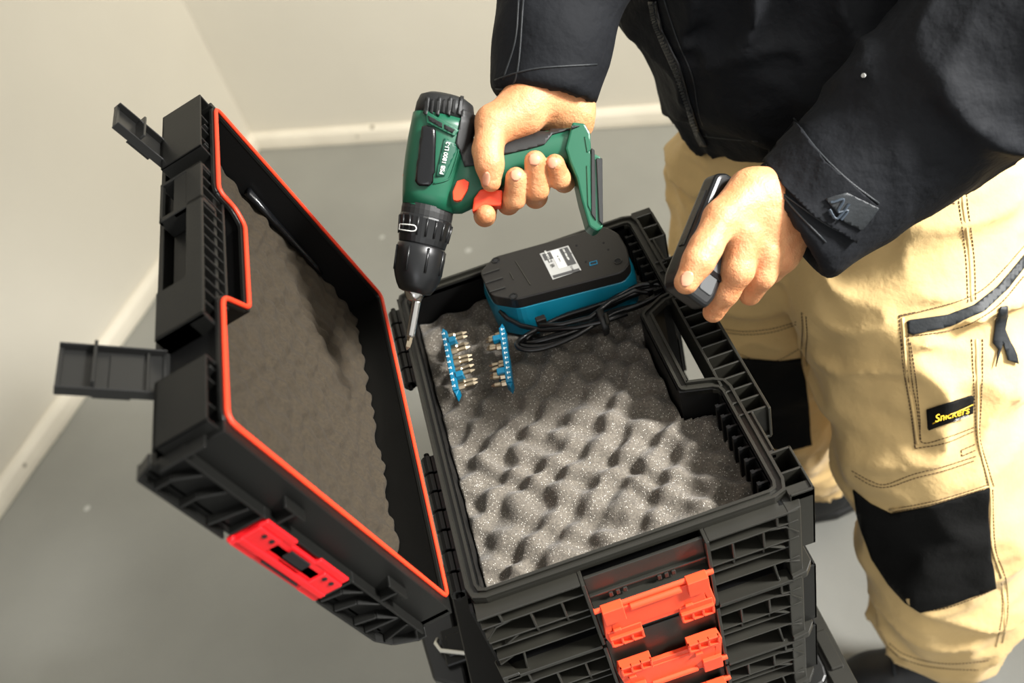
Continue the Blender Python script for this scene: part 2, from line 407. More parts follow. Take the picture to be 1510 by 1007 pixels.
# outer shell walls: back, left, right lower, front web
b = MB(); b.box(0, .003, 0, .45, .874, .99); b.box(0, .30, .4475, .45, .874, .99); b.box(.299, .302, .0, .147, .874, .99); b.box(.299, .302, .302, .45, .874, .99)
b.box(.0, .302, .009, .0145, .874, .99)
b.prism([(0, 0), (.30, 0), (.30, .147), (.262, .158), (.262, .283), (.30, .302), (.30, .45), (0, .45)], .868, .876)
b.build('outer_shell', M['dark'], tb)
def front_face(parent, zt, zb, latch_up, T=None):
    """ribbed short side: rails, posts, chamfered corner ribs, latch bay"""
    b = MB(T); h = zt-zb
    # bay posts around the latch
    for x in (.105, .224): b.box(x-.0018, x+.0018, -.012, .012, zb, zt)
    yb = -.010
    def rail(x0, x1, z, t=.0022, y0=yb, y1=.012): b.box(x0, x1, y0, y1, z-t/2, z+t/2)
    for x0, x1, sg in ((.226, .312, 1), (.004, .103, -1)):
        rail(x0, x1, zb+.001, .004, -.014); rail(x0, x1, zt-.002, .003)
        rail(x0, x1, zb+h*.30, .002); rail(x0, x1, zb+h*.47, .002, -.008); rail(x0, x1, zb+h*.60); rail(x0, x1, zb+h*.84)
        a = x0+.02 if sg > 0 else x1-.02
        for k, dx in enumerate((.022, .052)):
            x = (x0+dx) if sg > 0 else (x1-dx)
            b.box(x-.0011, x+.0011, yb, .012, zb+h*.60, zb+h*.84)
            b.box(x-.0011, x+.0011, -.006, .012, zb+h*.47, zb+h*.60)
        # corner chamfer ribs
        xc = x1 if sg > 0 else x0; s = -sg
        for (dx0, z0, dx1, z1) in ((.030, .84, .012, .80), (.012, .80, 0, .66), (.030, .60, .014, .50), (.016, .30, .0, .22), (.026, .30, .022, .02), (0.02, .98, .02, .84)):
            p = (xc+s*dx0, zb+h*z0); q = (xc+s*dx1, zb+h*z1); d = np.array([q[0]-p[0], q[1]-p[1]]); L = np.linalg.norm(d); nn = np.array([-d[1], d[0]])/L*.0011
            poly = [(p[0]+nn[0], p[1]+nn[1]), (q[0]+nn[0], q[1]+nn[1]), (q[0]-nn[0], q[1]-nn[1]), (p[0]-nn[0], p[1]-nn[1])]
            b.prism([(a_, b_) for a_, b_ in poly], yb, .012, ax=1)
    # bay details
    b.box(.107, .222, -.004, -.001, zb+.004, zt-.003)
    zz = zt-.034 if latch_up else zb+.03
    if latch_up:
        b.box(.107, .222, -.012, -.003, zt-.050, zt-.046); b.box(.107, .222, -.007, -.002, zt-.034, zt-.031)
        for x in (.125, .132, .139, .173, .18, .187): b.box(x, x+.004, -.008, -.002, zt-.042, zt-.034)
    return b.build('front_ribs', M['edge'], parent, bevel=.0005)
front_face(tb, .990, .872, True)
b = MB(); b.prism([(.302, -.014), (.318, -.012), (.327, -.002), (.327, .02), (.302, .02)], .868, .879); b.prism([(.302, -.010), (.3155, -.008), (.318, .001), (.318, .012), (.302, .012)], .874, .99)
b.build('corner_foot', M['edge'], tb, bevel=.0008)
b = MB(); b.prism([(0, -.014), (.018, -.014), (.004, .012), (-.004, .006)], .868, .879); b.build('corner_foot', M['edge'], tb, bevel=.0008)

def red_latch(parent, zc, flip, name='stacking_latch'):
    """orange latch on the short side; height ~.075, x .112-.220"""
    def T(p):
        z = p[2]; return (p[0], p[1], zc+(-z if flip else z))
    x0, x1 = .110, .221
    b = MB(T); y = -.016
    b.box(x0+.008, x1-.008, y, y+.006, -.012, .026)             # main plate
    b.box(x0+.002, x0+.036, y-.001, y+.007, -.036, -.010); b.box(x1-.036, x1-.002, y-.001, y+.007, -.036, -.010)   # feet
    b.box(x0+.03, x1-.03, y+.001, y+.006, -.020, -.010)
    b.prism([(x0+.002, -.036), (x0+.014, .03), (x0+.004, .03), (x0-.001, -.02)], y+.0, y+.008, ax=1)
    b.prism([(x1-.002, -.036), (x1-.014, .03), (x1-.004, .03), (x1+.001, -.02)], y+.0, y+.008, ax=1)
    b.box(x0+.003, x0+.024, y-.004, y+.006, .010, .034); b.box(x1-.024, x1-.003, y-.004, y+.006, .010, .034)      # shoulders
    b.tube([(x0-.004, y+.004, .030), (x1+.004, y+.004, .030)], .0035, 8)
    b.tube([(x0+.03, y, .024), (x1-.03, y, .024)], .004, 8)
    for s in (x0+.002, x1-.036):
        b.box(s, s+.034, y-.004, y, -.036, -.033); b.box(s, s+.034, y-.004, y, -.022, -.019)
        for k in range(4): b.box(s+k*.0105, s+k*.0105+.0025, y-.004, y, -.036, -.02)
        b.box(s+.006, s+.014, y-.003, y, -.010, -.006)
    return b.build(name, M['red'], parent, bevel=.0007)
red_latch(tb, .9105, False)
# slot and red cast panel
b = MB(); b.tube([(.007-.013, .020, .992), (.007-.013, .192, .992)], .0012, 6)
kn = []
for y0, y1 in ((.024, .196), (.305, .435)):
    n = 7 if y1-y0 > .15 else 5
    for k in range(n):
        a = y0+(y1-y0)*k/n; c = MB(); c.tube([(-.008, a, .985), (-.008, a+(y1-y0)/n-.003, .985)], .0072, 12); c.box(-.008, .0015, a, a+(y1-y0)/n-.003, .980, .990)
        c.build('hinge_knuckle', M['plastic'], tb, bevel=.0008)
for a_, c_ in ((.02, .2), (.30, .44)):
    b = MB(); b.tube([(-.008, a_, .985), (-.008, c_, .985)], .003, 8); b.build('hinge_pin', M['dark'], tb)

# ---- lid
AL = math.radians(13.7); LU = np.array([-math.sin(AL), 0, math.cos(AL)]); LN = np.array([math.cos(AL), 0, math.sin(AL)]); LO = np.array([-.013, 0, 1.006])
def LT(p): return LO+LU*p[0]+np.array([0, p[1], 0])+LN*p[2]
lid_in = [(.010, .010), (.313, .010), (.313, .139), (.279, .157), (.277, .278), (.292, .292), (.313, .292), (.313, .437), (.010, .437)]
lid = bpy.data.objects.new('lid', None); COL.objects.link(lid); lid.parent = tb; lid.location = Vector(LO)-tb.location
b = MB(LT); b.ring(lid_in, .003, 0, -.052, 0); b.prism(offset(lid_in, .002), -.055, -.050)
b.build('lid_shell', M['dark'], lid)
lin_r = rounded(lid_in, .007, 3)
b = MB(LT); b.ring(lin_r, .0065, -.0005, -.004, -.0005); b.build('lid_rim', M['plastic'], lid, bevel=.0004)
b = MB(LT); b.tube([(p[0], p[1], .0012) for p in offset(lin_r, .0026)], .0022, 8, closed=True); b.build('gasket', M['gasket'], lid, smooth=True)
# front side (y=0) of lid
b = MB(LT)
b.box(.004, .318, -.004, .007, -.034, 0)
b.box(.0, .32, .0, .445, -.060, -.055)
b.prism([(.004, -.030), (.014, -.052), (.035, -.064), (.115, -.064), (.115, -.030)], -.006, -.003, ax=1) if False else None
def lrib(x0, z0, x1, z1, y0=-.014, y1=-.003, t=.0011):
    d = np.array([x1-x0, z1-z0]); L = np.linalg.norm(d); nn = np.array([-d[1], d[0]])/L*t
    b.prism([(x0+nn[0], z0+nn[1]), (x1+nn[0], z1+nn[1]), (x1-nn[0], z1-nn[1]), (x0-nn[0], z0-nn[1])], y0, y1, ax=1)
b.box(.006, .322, -.006, 0, -.061, -.030); b.box(.028, .326, -.006, 0, -.0665, -.058)
for (x0, z0, x1, z1) in ((.006, -.030, .120, -.030), (.120, -.030, .120, -.060), (.236, -.030, .236, -.060), (.236, -.030, .322, -.030), (.0, -.038, .012, -.058), (.012, -.058, .03, -.066), (.03, -.066, .118, -.066),
                         (.236, -.066, .325, -.066), (.325, -.066, .332, -.05), (.03, -.032, .022, -.06), (.045, -.032, .048, -.064), (.045, -.032, .06, -.045), (.06, -.045, .065, -.064), (.075, -.032, .09, -.045), (.09, -.045, .095, -.064), (.1, -.032, .112, -.045), (.112, -.045, .115, -.064),
                         (.25, -.032, .256, -.064), (.275, -.032, .284, -.05), (.284, -.05, .284, -.065), (.3, -.032, .31, -.05), (.31, -.05, .31, -.065), (.0, -.03, .0, -.04), (.322, -.012, .322, -.05), (.12, -.030, .236, -.030), (.064, -.012, .092, -.012), (.078, -.012, .078, -.03), (.21, -.012, .235, -.012), (.222, -.012, .222, -.03)):
    lrib(x0, z0, x1, z1)
b.box(.0, .01, -.004, .445, -.06, -.001)
b.build('lid_side_ribs', M['plastic'], lid, bevel=.0005)
b = MB(LT); b.box(.0, .32, .440, .446, -.058, -.001); b.build('lid_back_wall', M['plastic'], lid, bevel=.0006)
# stacking latch on lid side
b = MB(LT); y = -.018
b.box(.126, .232, y+.002, y+.009, -.052, -.034); b.box(.126, .150, y, y+.010, -.064, -.036); b.box(.206, .232, y, y+.010, -.064, -.036)
b.box(.150, .206, y+.002, y+.008, -.050, -.040); b.tube([(.124, y+.004, -.062), (.234, y+.004, -.062)], .0036, 8); b.box(.126, .232, y-.001, y+.003, -.058, -.052)
b.box(.126, .165, y+.002, y+.009, -.036, -.029); b.box(.195, .232, y+.002, y+.009, -.036, -.029)
b.build('stacking_latch', M['deepred'], lid, bevel=.0008)
b = MB(LT)
for x in (.136, .145, .213, .222): b.tube([(x, y-.0006, -.040), (x, y+.002, -.040)], .0022, 8)
b.box(.168, .192, y-.0005, y+.001, -.046, -.037); b.box(.155, .2, y-.0015, y, -.060, -.0585); b.build('latch_holes', M['vent'], lid)
# handle side of the lid
b = MB(LT)
def hollow(x0, x1, y0, y1, z0, z1, t=.0022):
    b.box(x1-t, x1, y0, y1, z0, z1); b.box(x0, x1, y0, y0+t, z0, z1); b.box(x0, x1, y1-t, y1, z0, z1)
hollow(.312, .333, .350, .446, -.050, -.004); b.box(.312, .333, .352, .444, -.050, -.047)
for y in (.37, .39, .412): b.box(.314, .331, y, y+.002, -.05, -.006)
b.build('lid_corner_block', M['plastic'], lid, bevel=.0006)
b = MB(LT); hollow(.312, .331, .0, .066, -.050, -.004); b.box(.312, .331, .0, .066, -.050, -.046)
for y in (.02, .045): b.box(.314, .330, y, y+.002, -.05, -.006)
b.build('lid_corner_block', M['plastic'], lid, bevel=.0006)
b = MB(LT)
b.box(.330, .3335, .108, .322, -.020, -.004)                 # grip face
b.box(.314, .3335, .108, .165, -.049, -.018); b.box(.329, .3335, .262, .322, -.049, -.046); b.box(.314, .3335, .262, .268, -.049, -.004); b.box(.329, .333, .262, .322, -.034, -.020)
b.box(.314, .332, .268, .320, -.030, -.027); b.box(.314, .3335, .318, .322, -.049, -.004); b.box(.314, .3335, .108, .112, -.049, -.004)
b.box(.302, .305, .14, .29, -.020, -.0035) ; b.box(.305, .331, .108, .322, -.020, -.0175)
for y in np.arange(.112, .322, .0145): b.box(.3045, .331, y, y+.0018, -.018, -.0045)
b.box(.310, .314, .1, .33, -.049, -.006)
b.build('handle', M['plastic'], lid, bevel=.0006)
b = MB(LT); b.box(.279, .302, .15, .29, -.050, -.046); b.box(.3, .303, .15, .29, -.05, -.02); b.build('handle_recess', M['dark'], lid)
# side latches, swung open: boxes along direction from (u .315, w -.052) to (u .372, w -.104)
def side_latch(yc, wdt, q1):
    p0 = np.array([.316, -.052]); p1 = np.array(q1); d = (p1-p0)/np.linalg.norm(p1-p0); nrm = np.array([-d[1], d[0]])
    if nrm[0] < 0: nrm = -nrm
    Lh = np.linalg.norm(p1-p0)
    def T(p):   # local: s along, y, h along normal (outside face up)
        q = p0+d*p[0]+nrm*p[2]; return LT((q[0], p[1], q[1]))
    c = MB(T); y0, y1 = yc-wdt/2, yc+wdt/2
    c.box(0, Lh, y0, y1, -.0015, .0010)
    c.box(0, Lh, y0-.0015, y0, -.002, .007); c.box(0, Lh, y1, y1+.0015, -.002, .007)
    c.box(Lh-.0035, Lh, y0, y1, -.001, .003); c.box(Lh-.026, Lh-.0235, y0, y1, .0, .013); c.box(.012, .0145, y0, y1, .0, .004); c.box(.016, .04, y0+.004, y1-.004, .001, .0022)
    c.box(.024, .05, y0, y0+.001, -.005, -.0015); c.tube([T0 for T0 in ((0, y0-.004, 0), (0, y1+.004, 0))], .0035, 8)
    c.build('side_latch', M['latch'], lid, bevel=.0005)
side_latch(.384, .034, (.384, -.060)); side_latch(.085, .044, (.370, -.104))
for y in (.366, .402, .060, .110):
    b = MB(LT); b.box(.308, .324, y-.001, y+.001, -.054, -.006); b.build('latch_bracket', M['latch'], lid, bevel=.0004)
# black buckle lying on the back wall of the lid interior
b = MB(LT); b.tube([(.085, .431, -.033), (.10, .430, -.032), (.17, .429, -.031), (.225, .427, -.030)], [.003, .0055, .005, .007], 8, flat=.7); b.build('lid_stay', M['gloss'], lid, smooth=True)

# ---- foam
def inside(poly, x, y):
    c = False; n = len(poly)
    for i in range(n):
        x0, y0 = poly[i]; x1, y1 = poly[(i+1) % n]
        if (y0 > y) != (y1 > y) and x < (x1-x0)*(y-y0)/(y1-y0)+x0: c = not c
    return c
def foam_mesh(poly, T, zb, zm, amp, per, step=.0021, ph=0., skew=.0):
    xs = np.arange(min(p[0] for p in poly), max(p[0] for p in poly)+step, step); ys = np.arange(min(p[1] for p in poly), max(p[1] for p in poly)+step, step)
    X, Y = np.meshgrid(xs, ys, indexing='ij'); k = 2*math.pi/per
    P3 = np.stack([X.ravel()*28, Y.ravel()*28, np.full(X.size, ph+2.)], 1); wob = vnoise(P3).reshape(X.shape)
    wob2 = vnoise(P3+11.3).reshape(X.shape)
    a = X+skew*Y+wob*.026; c = Y-skew*X+wob2*.026
    hh = (np.cos(k*a)+np.cos(k*c))*.5
    Z = zm+amp*(np.sign(hh)*np.abs(hh)**.85)+vnoise(P3*2.3).reshape(X.shape)*amp*1.1+vnoise(np.stack([X.ravel()*700, Y.ravel()*700, X.ravel()*0+9], 1)).reshape(X.shape)*.0007
    ins = np.array([[inside(poly, x, y) for y in ys] for x in xs])
    idx = -np.ones(X.shape, int); V = []; F = []
    for i in range(len(xs)):
        for j in range(len(ys)):
            if ins[i, j]: idx[i, j] = len(V); V.append((X[i, j], Y[i, j], Z[i, j]))
    edges = {}
    for i in range(len(xs)-1):
        for j in range(len(ys)-1):
            q = (idx[i, j], idx[i+1, j], idx[i+1, j+1], idx[i, j+1])
            if min(q) < 0: continue
            F.append(q)
            for e in range(4):
                a_, b_ = q[e], q[(e+1) % 4]; edges[(a_, b_)] = 1
    bot = {}
    for (a_, b_) in list(edges):
        if (b_, a_) in edges: continue
        for w_ in (a_, b_):
            if w_ not in bot: bot[w_] = len(V); V.append((V[w_][0], V[w_][1], zb))
        F.append((b_, a_, bot[a_], bot[b_]))
    mb = MB(T); mb.add(V, F); return mb
fp = offset(inner, -.0015)
fo = foam_mesh(fp, None, .884, .955, .0072, .047, skew=1.).build('foam_pad', M['foam'], smooth=True)
tag(fo, 'grey egg-crate foam pad filling the bottom half of the open toolbox', 'foam')
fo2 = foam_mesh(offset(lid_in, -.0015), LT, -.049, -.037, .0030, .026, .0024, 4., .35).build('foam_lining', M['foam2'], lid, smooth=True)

# ------------------------------------------------------------------ lower cases
body_out = [(0, 0), (.30, 0), (.30, .147), (.266, .158), (.266, .288), (.30, .302), (.30, .45), (0, .45)]
def case(zt, zb, flip, label, grp='black cases stacked beneath the open toolbox'):
    t = empty('tool_case', (.166, .225, zb), label, 'toolbox', grp)
    mb = MB(); mb.prism([(p[0], p[1]+(.0125 if p[1] < .01 else 0)) for p in body_out], zb+.002, zt-.001); mb.build('case_body', M['dark'], t, bevel=.002)
    front_face(t, zt-.001, zb+.002, False)
    mb = MB(); mb.ring([(p[0], p[1]) for p in body_out], .002, -.004, zt-.006, zt-.001); mb.build('case_rim', M['edge'], t, bevel=.0006)
    side_cells(t, zt-.004, zb+.012, 0, 'plastic'); mb = MB(); mb.box(.3325, .3355, .104, .350, zt-.03, zt-.004)
    for y in np.arange(.104, .147, .0165): mb.box(.301, .334, y, y+.0022, zt-.03, zt-.006)
    mb.build('handle', M['plastic'], t, bevel=.0005)
    mb = MB(); mb.prism([(.300, -.014), (.318, -.012), (.3275, -.002), (.3275, .02), (.300, .02)], zb, zb+.011); mb.prism([(.300, -.010), (.3155, -.008), (.318, .001), (.318, .012), (.300, .012)], zb+.01, zt-.002)
    mb.build('corner_foot', M['edge'], t, bevel=.0008)
    mb = MB(); mb.prism([(0, -.014), (.018, -.014), (.004, .012), (-.004, .006)], zb, zb+.011); mb.build('corner_foot', M['edge'], t, bevel=.0008)
    mb = MB(); mb.box(-.003, .001, .0, .45, zt-.03, zt-.006); mb.build('hinge_rail', M['plastic'], t, bevel=.0008)
    red_latch(t, (zt+zb)/2-(.0 if not flip else .012), flip)
    for y0 in (.06, .33):
        mb = MB(); mb.box(-.012, 0, y0, y0+.05, zb+.03, zt-.01); mb.box(-.014, -.010, y0+.006, y0+.044, zb+.035, zt-.03); mb.build('hinge_block', M['plastic'], t, bevel=.001)
    return t
case(.866, .738, True, 'shallow black case with upside-down orange latch, directly under the open toolbox')
case(.737, .622, False, 'black case at the bottom edge of the photo, second under the open toolbox')
# rolling base
rb = empty('rolling_toolbox', (.14, .23, 0), 'large black base box with a steel wire bail, carrying the stack', 'toolbox')
mb = MB(); mb.hexa([(-.03, .02, .07), (.31, .02, .07), (.31, .44, .07), (-.03, .44, .07), (-.055, -.004, .55), (.335, -.004, .55), (.335, .46, .55), (-.055, .46, .55)]); mb.build('box_body', M['plastic'], rb, bevel=.006, bseg=2)
mb = MB(); mb.prism(rounded([(-.07, -.012), (.345, -.012), (.345, .47), (-.07, .47)], .02), .552, .604); mb.box(-.02, .325, .02, .44, .604, .621); mb.build('box_lid', M['plastic'], rb, bevel=.003, bseg=2)
mb = MB(); mb.prism([(.345, -.03), (.362, -.045), (.372, -.045), (.372, .14), (.345, .14)], .585, .602); mb.box(.350, .366, .0, .05, .600, .608); mb.box(.350, .366, .07, .12, .600, .608); mb.build('side_rail', M['edge'], rb, bevel=.0015)
mb = MB(); mb.prism([(-.07, .10), (-.112, .13), (-.118, .20), (-.112, .26), (-.07, .27)], .585, .66); mb.box(-.096, -.060, .08, .30, .52, .64); mb.build('handle_bracket', M['latch'], rb, bevel=.004, bseg=2)
mb = MB(); mb.box(-.09, -.055, .135, .185, .660, .668); mb.box(-.084, -.062, .145, .175, .668, .671); mb.box(-.06, -.016, .06, .30, .606, .70); mb.build('bracket_cover', M['plastic'], rb, bevel=.003)
mb = MB(); mb.tube([(-.094, .175, .668), (-.097, .168, .672), (-.092, .155, .674), (-.02, .118, .676), (-.006, .112, .675)], .0028, 8); mb.build('wire_bail', M['zinc'], rb, smooth=True)
for x in (-.045, .285):
    for y in (.06, .40):
        mb = MB(); mb.tube([(x, y-.02, .055), (x, y+.02, .055)], .055, 24); mb.tube([(x, y-.024, .055), (x, y+.024, .055)], .022, 16); mb.build('wheel', M['rubber'], rb, bevel=.003)
# ------------------------------------------------------------------ charger
ch = empty('battery_charger', (.19, .38, .966), 'teal and black battery charger lying upside down in the toolbox', 'charger')
top = [(.110, .389), (.109, .416), (.131, .434), (.268, .421), (.279, .400), (.280, .370), (.275, .345), (.262, .334), (.137, .349), (.113, .368)]
b = MB(); b.prism(rounded(top, .006, 3), 1.002, 1.018); b.build('base_plate', M['cblack'], ch, bevel=.0015, bseg=2)
tp2 = offset(rounded(top, .008, 3), .0005); lo_ = [(x-(.195-x)*-.03+(.0 if x > .15 else .0), y-.004) for x, y in offset(rounded(top, .01, 3), .005)]
b = MB(); b.sections([[(x, y, .964) for x, y in lo_], [(x, y, .988) for x, y in offset(tp2, .003)], [(x, y, 1.003) for x, y in tp2]]); b.build('shell', M['teal'], ch, bevel=.001)
for (u, v) in ((731, 384), (757, 437), (911, 385)):
    b = MB()
    p = pz(u, v, 1.018); n = 14; a = [(p[0]+.0052*math.cos(t*2*math.pi/n), p[1]+.0052*math.sin(t*2*math.pi/n)) for t in range(n)]
    b.ring(a, 0, -.0014, 1.0178, 1.0188); b.build('screw_boss', M['gloss'], ch)
for (u, v) in ((731, 384), (757, 437), (911, 385), (850, 362), (864, 386), (890, 358), (897, 368), (842, 374)):
    p = pz(u, v, 1.018); r = .0032 if (u, v) in ((731, 384), (757, 437), (911, 385)) else .0014
    b = MB(); b.tube([(p[0], p[1], 1.0172), (p[0], p[1], 1.0184)], r, 10); b.build('screw_hole', M['vent'], ch)
b = MB()
for k, (ua, va, ub, vb) in enumerate(((712, 404, 736, 396), (716, 417, 741, 409), (722, 430, 745, 423))):
    a = pz(ua, va, 1.019); c = pz(ub, vb, 1.019); b.tube([a, c], .0011, 6)
for (ua, va, ub, vb) in ((760, 385, 782, 420), (752, 402, 757, 412)):
    b.tube([pz(ua, va, 1.0182), pz(ub, vb, 1.0182)], .0007, 5)
b.build('moulded_rib', M['edge'], ch)
q = [pz(*p, 1.0184) for p in ((796, 374), (838, 362), (857, 398), (815, 412))]
b = MB(); b.add([*[(p[0], p[1], 1.0178) for p in q], *[(p[0], p[1], 1.0184) for p in q]], [(0, 1, 2, 3), (4, 5, 6, 7), (0, 1, 5, 4), (1, 2, 6, 5), (2, 3, 7, 6), (3, 0, 4, 7)]); b.build('rating_label', M['greyprint'], ch)
ex = q[3]-q[0]; ey = q[1]-q[0]    # along label height / width
xd = (q[1]-q[0]); yd = (q[0]-q[3])
def lab(fx, fy): return q[3]+xd*fx+yd*fy+np.array([0, 0, .0001])
b = MB()
def lrect(x0, x1, y0, y1, z=.0004):
    P = [lab(x0, y0), lab(x1, y0), lab(x1, y1), lab(x0, y1)]; b.hexa([*[p for p in P], *[p+np.array([0, 0, z]) for p in P]])
lrect(.36, .62, .30, .96)
b.build('label_white_field', M['white'], ch)
b = MB(); lrect(.05, .34, .70, .95, .0003); lrect(.66, .95, .3, .95, .0003); lrect(.05, .95, .03, .12, .0003); b.build('label_dark_field', M['greydark'], ch)
for (s, fx, fy, sz) in (('14.4-18 V Li-Ion', .2, .82, .0034), ('CE  ER', .2, .55, .006), ('230V~ 50Hz 60W', .78, .7, .003), ('IEC 60335', .5, .62, .003), ('T3.15A', .75, .18, .003)):
    txt('label_print', s, sz, M['white'] if fx in (.2, .78) and sz < .005 else M['greydark'], ch, (lab(fx, fy)+np.array([0, 0, .0006]), -yd, xd), .0001)
p = pz(875, 388, 1.0183); b = MB(); b.ring([(p[0]-.0045, p[1]-.002), (p[0]+.0035, p[1]-.003), (p[0]+.0045, p[1]+.002), (p[0]-.0035, p[1]+.003)], .0006, -.0004, 1.0178, 1.0186); b.build('blue_mark', M['cyan'], ch)
# cord bundle
b = MB()
import random; random.seed(4)
for k in range(6):
    z = .977+.0035*(k % 3)+.003*(k//3); o = .0035*(k-2.5)
    lf = pz(783-4*k, 497+3*k, z); rt = pz(968+2*k, 432-2*k, z); ax = rt-lf; L = np.linalg.norm(ax); ax /= L; sd = np.cross((0, 0, 1), ax)
    c = (lf+rt)/2; hw = .011+.0018*k; pts = []
    for t in range(40):
        a = 2*math.pi*t/40; sq = abs(math.cos(a))**.7*np.sign(math.cos(a)); pin = 1-.45*math.exp(-((sq-.25)/.35)**2)
        pts.append(c+ax*L/2*sq+sd*hw*math.sin(a)*pin+np.array([0, 0, .002*math.sin(3*a+k)]))
    b.tube(pts, .0028, 8, closed=True)
b.tube([pz(738, 458, .995), pz(748, 470, .990), pz(768, 480, .986), pz(800, 487, .985), pz(850, 483, .988), pz(890, 474, .990), pz(925, 462, .992)], .0032, 8)
b.tube([pz(795, 480, 1.0), pz(830, 478, .995), pz(870, 468, .998), pz(900, 445, 1.0), pz(935, 428, .998), pz(955, 432, .994)], .0028, 8)
b.build('power_cord', M['cord'], ch, smooth=True)
p0 = pz(888, 472, .985); b = MB(); b.tube([pz(884, 456, .985), pz(884, 458, 1.002), pz(893, 480, 1.0), pz(895, 492, .980)], .0045, 6, flat=.4); b.build('cable_tie', M['rubber'], ch, smooth=True)
b = MB(); b.tube([pz(893, 463, 1.004), pz(897, 478, 1.002)], .0025, 6); b.build('tie_clip', M['edge'], ch)
b = MB(); pp = pz(797, 470, .997); b.box(pp[0]-.006, pp[0]+.006, pp[1]-.004, pp[1]+.004, .985, .999); b.build('cord_grommet', M['cblack'], ch, bevel=.001)

# ------------------------------------------------------------------ bit racks
ORD = 'first second third fourth fifth sixth seventh eighth ninth tenth eleventh'.split()
def rack(pts, side, n, label, blabel, grp, seed, gap=(), bs=.85):
    z = .985; A = pz(*pts[0], z); B = pz(*pts[1], z); ax = B-A; L = np.linalg.norm(ax); ax /= L; sd = np.cross(ax, (0, 0, 1)); sd = sd*side
    r = empty('bit_rack', (A+B)/2-np.array([0, 0, .012]), label, 'bit holder')
    def T(p): return A+ax*p[0]+sd*p[1]+np.array([0, 0, p[2]])
    b = MB(T); b.box(.004, L-.004, -.0055, .0015, -.009, .006); b.prism([(-.004, -.003), (.004, -.0055), (.004, .0015)], -.008, .004); b.prism([(L+.004, -.003), (L-.004, -.0055), (L-.004, .0015)], -.008, .004)
    for s in (.17, .72): b.box(L*s, L*s+.008, .001, .010, -.010, .0075)
    b.build('rack_bar', M['cyan'], r, bevel=.0008)
    b = MB(T)
    for k in range(n):
        s = .008+(L-.018)*k/(n-1); b.box(s, s+.0008, -.005, -.003, .0059, .0063); b.box(s-.0012, s+.0022, -.0024, -.0014, .0059, .0063)
    b.build('size_marks', M['white'], r)
    rs = np.random.RandomState(seed); proto = None
    for k in range(n):
        if k in gap: continue
        s = .008+(L-.018)*k/(n-1)
        dz = rs.uniform(-.1, .1); tl = rs.uniform(-.12, .12); base = T((s, .0015, -.002+(.003 if k % 2 else 0)))
        if proto is None:
            mb = MB(); mb.tube([(0, 0, 0), (.008, 0, 0)], .0036, 6); mb.tube([(.008, 0, 0), (.010, 0, 0), (.012, 0, 0), (.020, 0, 0)], [.0036, .0024, .0024, .0026], 10); mb.tube([(.020, 0, 0), (.026, 0, 0)], [.0026, .0008], 4)
            o = mb.build('screwdriver_bit', M['steel2']); proto = o
        else:
            o = proto.copy(); COL.objects.link(o)
        tag(o, ORD[k]+' '+blabel, 'screwdriver bit', grp); o.scale = (bs, 1, 1); d = Vector(sd)+Vector(ax)*tl+Vector((0, 0, dz)); o.rotation_mode = 'QUATERNION'; o.rotation_quaternion = d.to_track_quat('X', 'Z'); o.location = Vector(base)
rack(((658, 489), (677, 582)), -1, 10, 'blue-teal bit rack left of the pair, bits pointing right', 'steel bit from the far end of the left blue-teal rack', 'bits in the left rack', 3)
rack(((738, 484), (750, 572)), 1, 11, 'blue-teal bit rack nearer the charger, bits pointing left', 'steel bit from the charger end of the right blue-teal rack', 'bits in the right rack', 5, gap=(4, 5), bs=.68)

# ------------------------------------------------------------------ drill
DD = .965
dr = empty('cordless_drill', at(650, 300, DD), 'dark green cordless drill with red trigger, held nose down over the toolbox', 'drill')
e1 = Vector(CAMR[:, 0]); e2 = Vector(-CAMR[:, 1]); e3 = Vector(-CAMR[:, 2]); S = DD/FPX
def D(u, v, h=0): return Vector(at(u, v, DD))+e3*h
def dsec(u, v, a, bd, ang, n=28, p=2.3, h0=0):
    """closed section across the drill: half width a (px), half depth bd (m), across-direction angle"""
    ca, sa = math.cos(ang), math.sin(ang); out = []
    for k in range(n):
        t = 2*math.pi*k/n; c, s = math.cos(t), math.sin(t); x = np.sign(c)*abs(c)**(2/p)*a; y = np.sign(s)*abs(s)**(2/p)*bd
        out.append(D(u+x*ca, v+x*sa, y+h0))
    return out
AX = math.atan2(.21, 1.0)    # across direction of the motor axis (axis leans to lower left)
b = MB(); secs = [(660, 143, 16), (660, 144.5, 30), (659, 150, 40), (657, 162, 43.5), (655, 178, 45)]
b.sections([dsec(u, v, a, a*S*.95, AX) for u, v, a in secs]); b.build('motor_cap', M['rubber'], dr, smooth=True, bevel=0)
b = MB(); secs = [(655, 178, 46.5), (653, 190, 47), (648, 215, 47), (643, 240, 46), (638, 265, 44), (634, 290, 41), (631, 308, 38)]
b.sections([dsec(u, v, a, a*S*.95, AX, p=2.5) for u, v, a in secs]); b.build('motor_housing', M['green'], dr, smooth=True)
hs = [(664, 262, 56, .022, 1.9), (690, 262, 54, .021, 1.75), (712, 256, 45, .019, 1.6), (735, 244, 35, .0175, 1.45), (765, 232, 29, .0165, 1.3), (800, 222, 27.5, .016, 1.25), (835, 216, 27, .016, 1.2), (856, 214, 26, .0165, 1.3)]
b = MB(); b.sections([dsec(u, v, a, d, an, p=2.6) for u, v, a, d, an in hs]); b.build('grip', M['green'], dr, smooth=True)
b = MB(); poly = [(842, 187), (860, 189), (868, 203), (869, 231), (883, 237), (886, 340), (877, 345), (866, 338), (855, 300), (848, 268), (838, 245), (832, 225)]
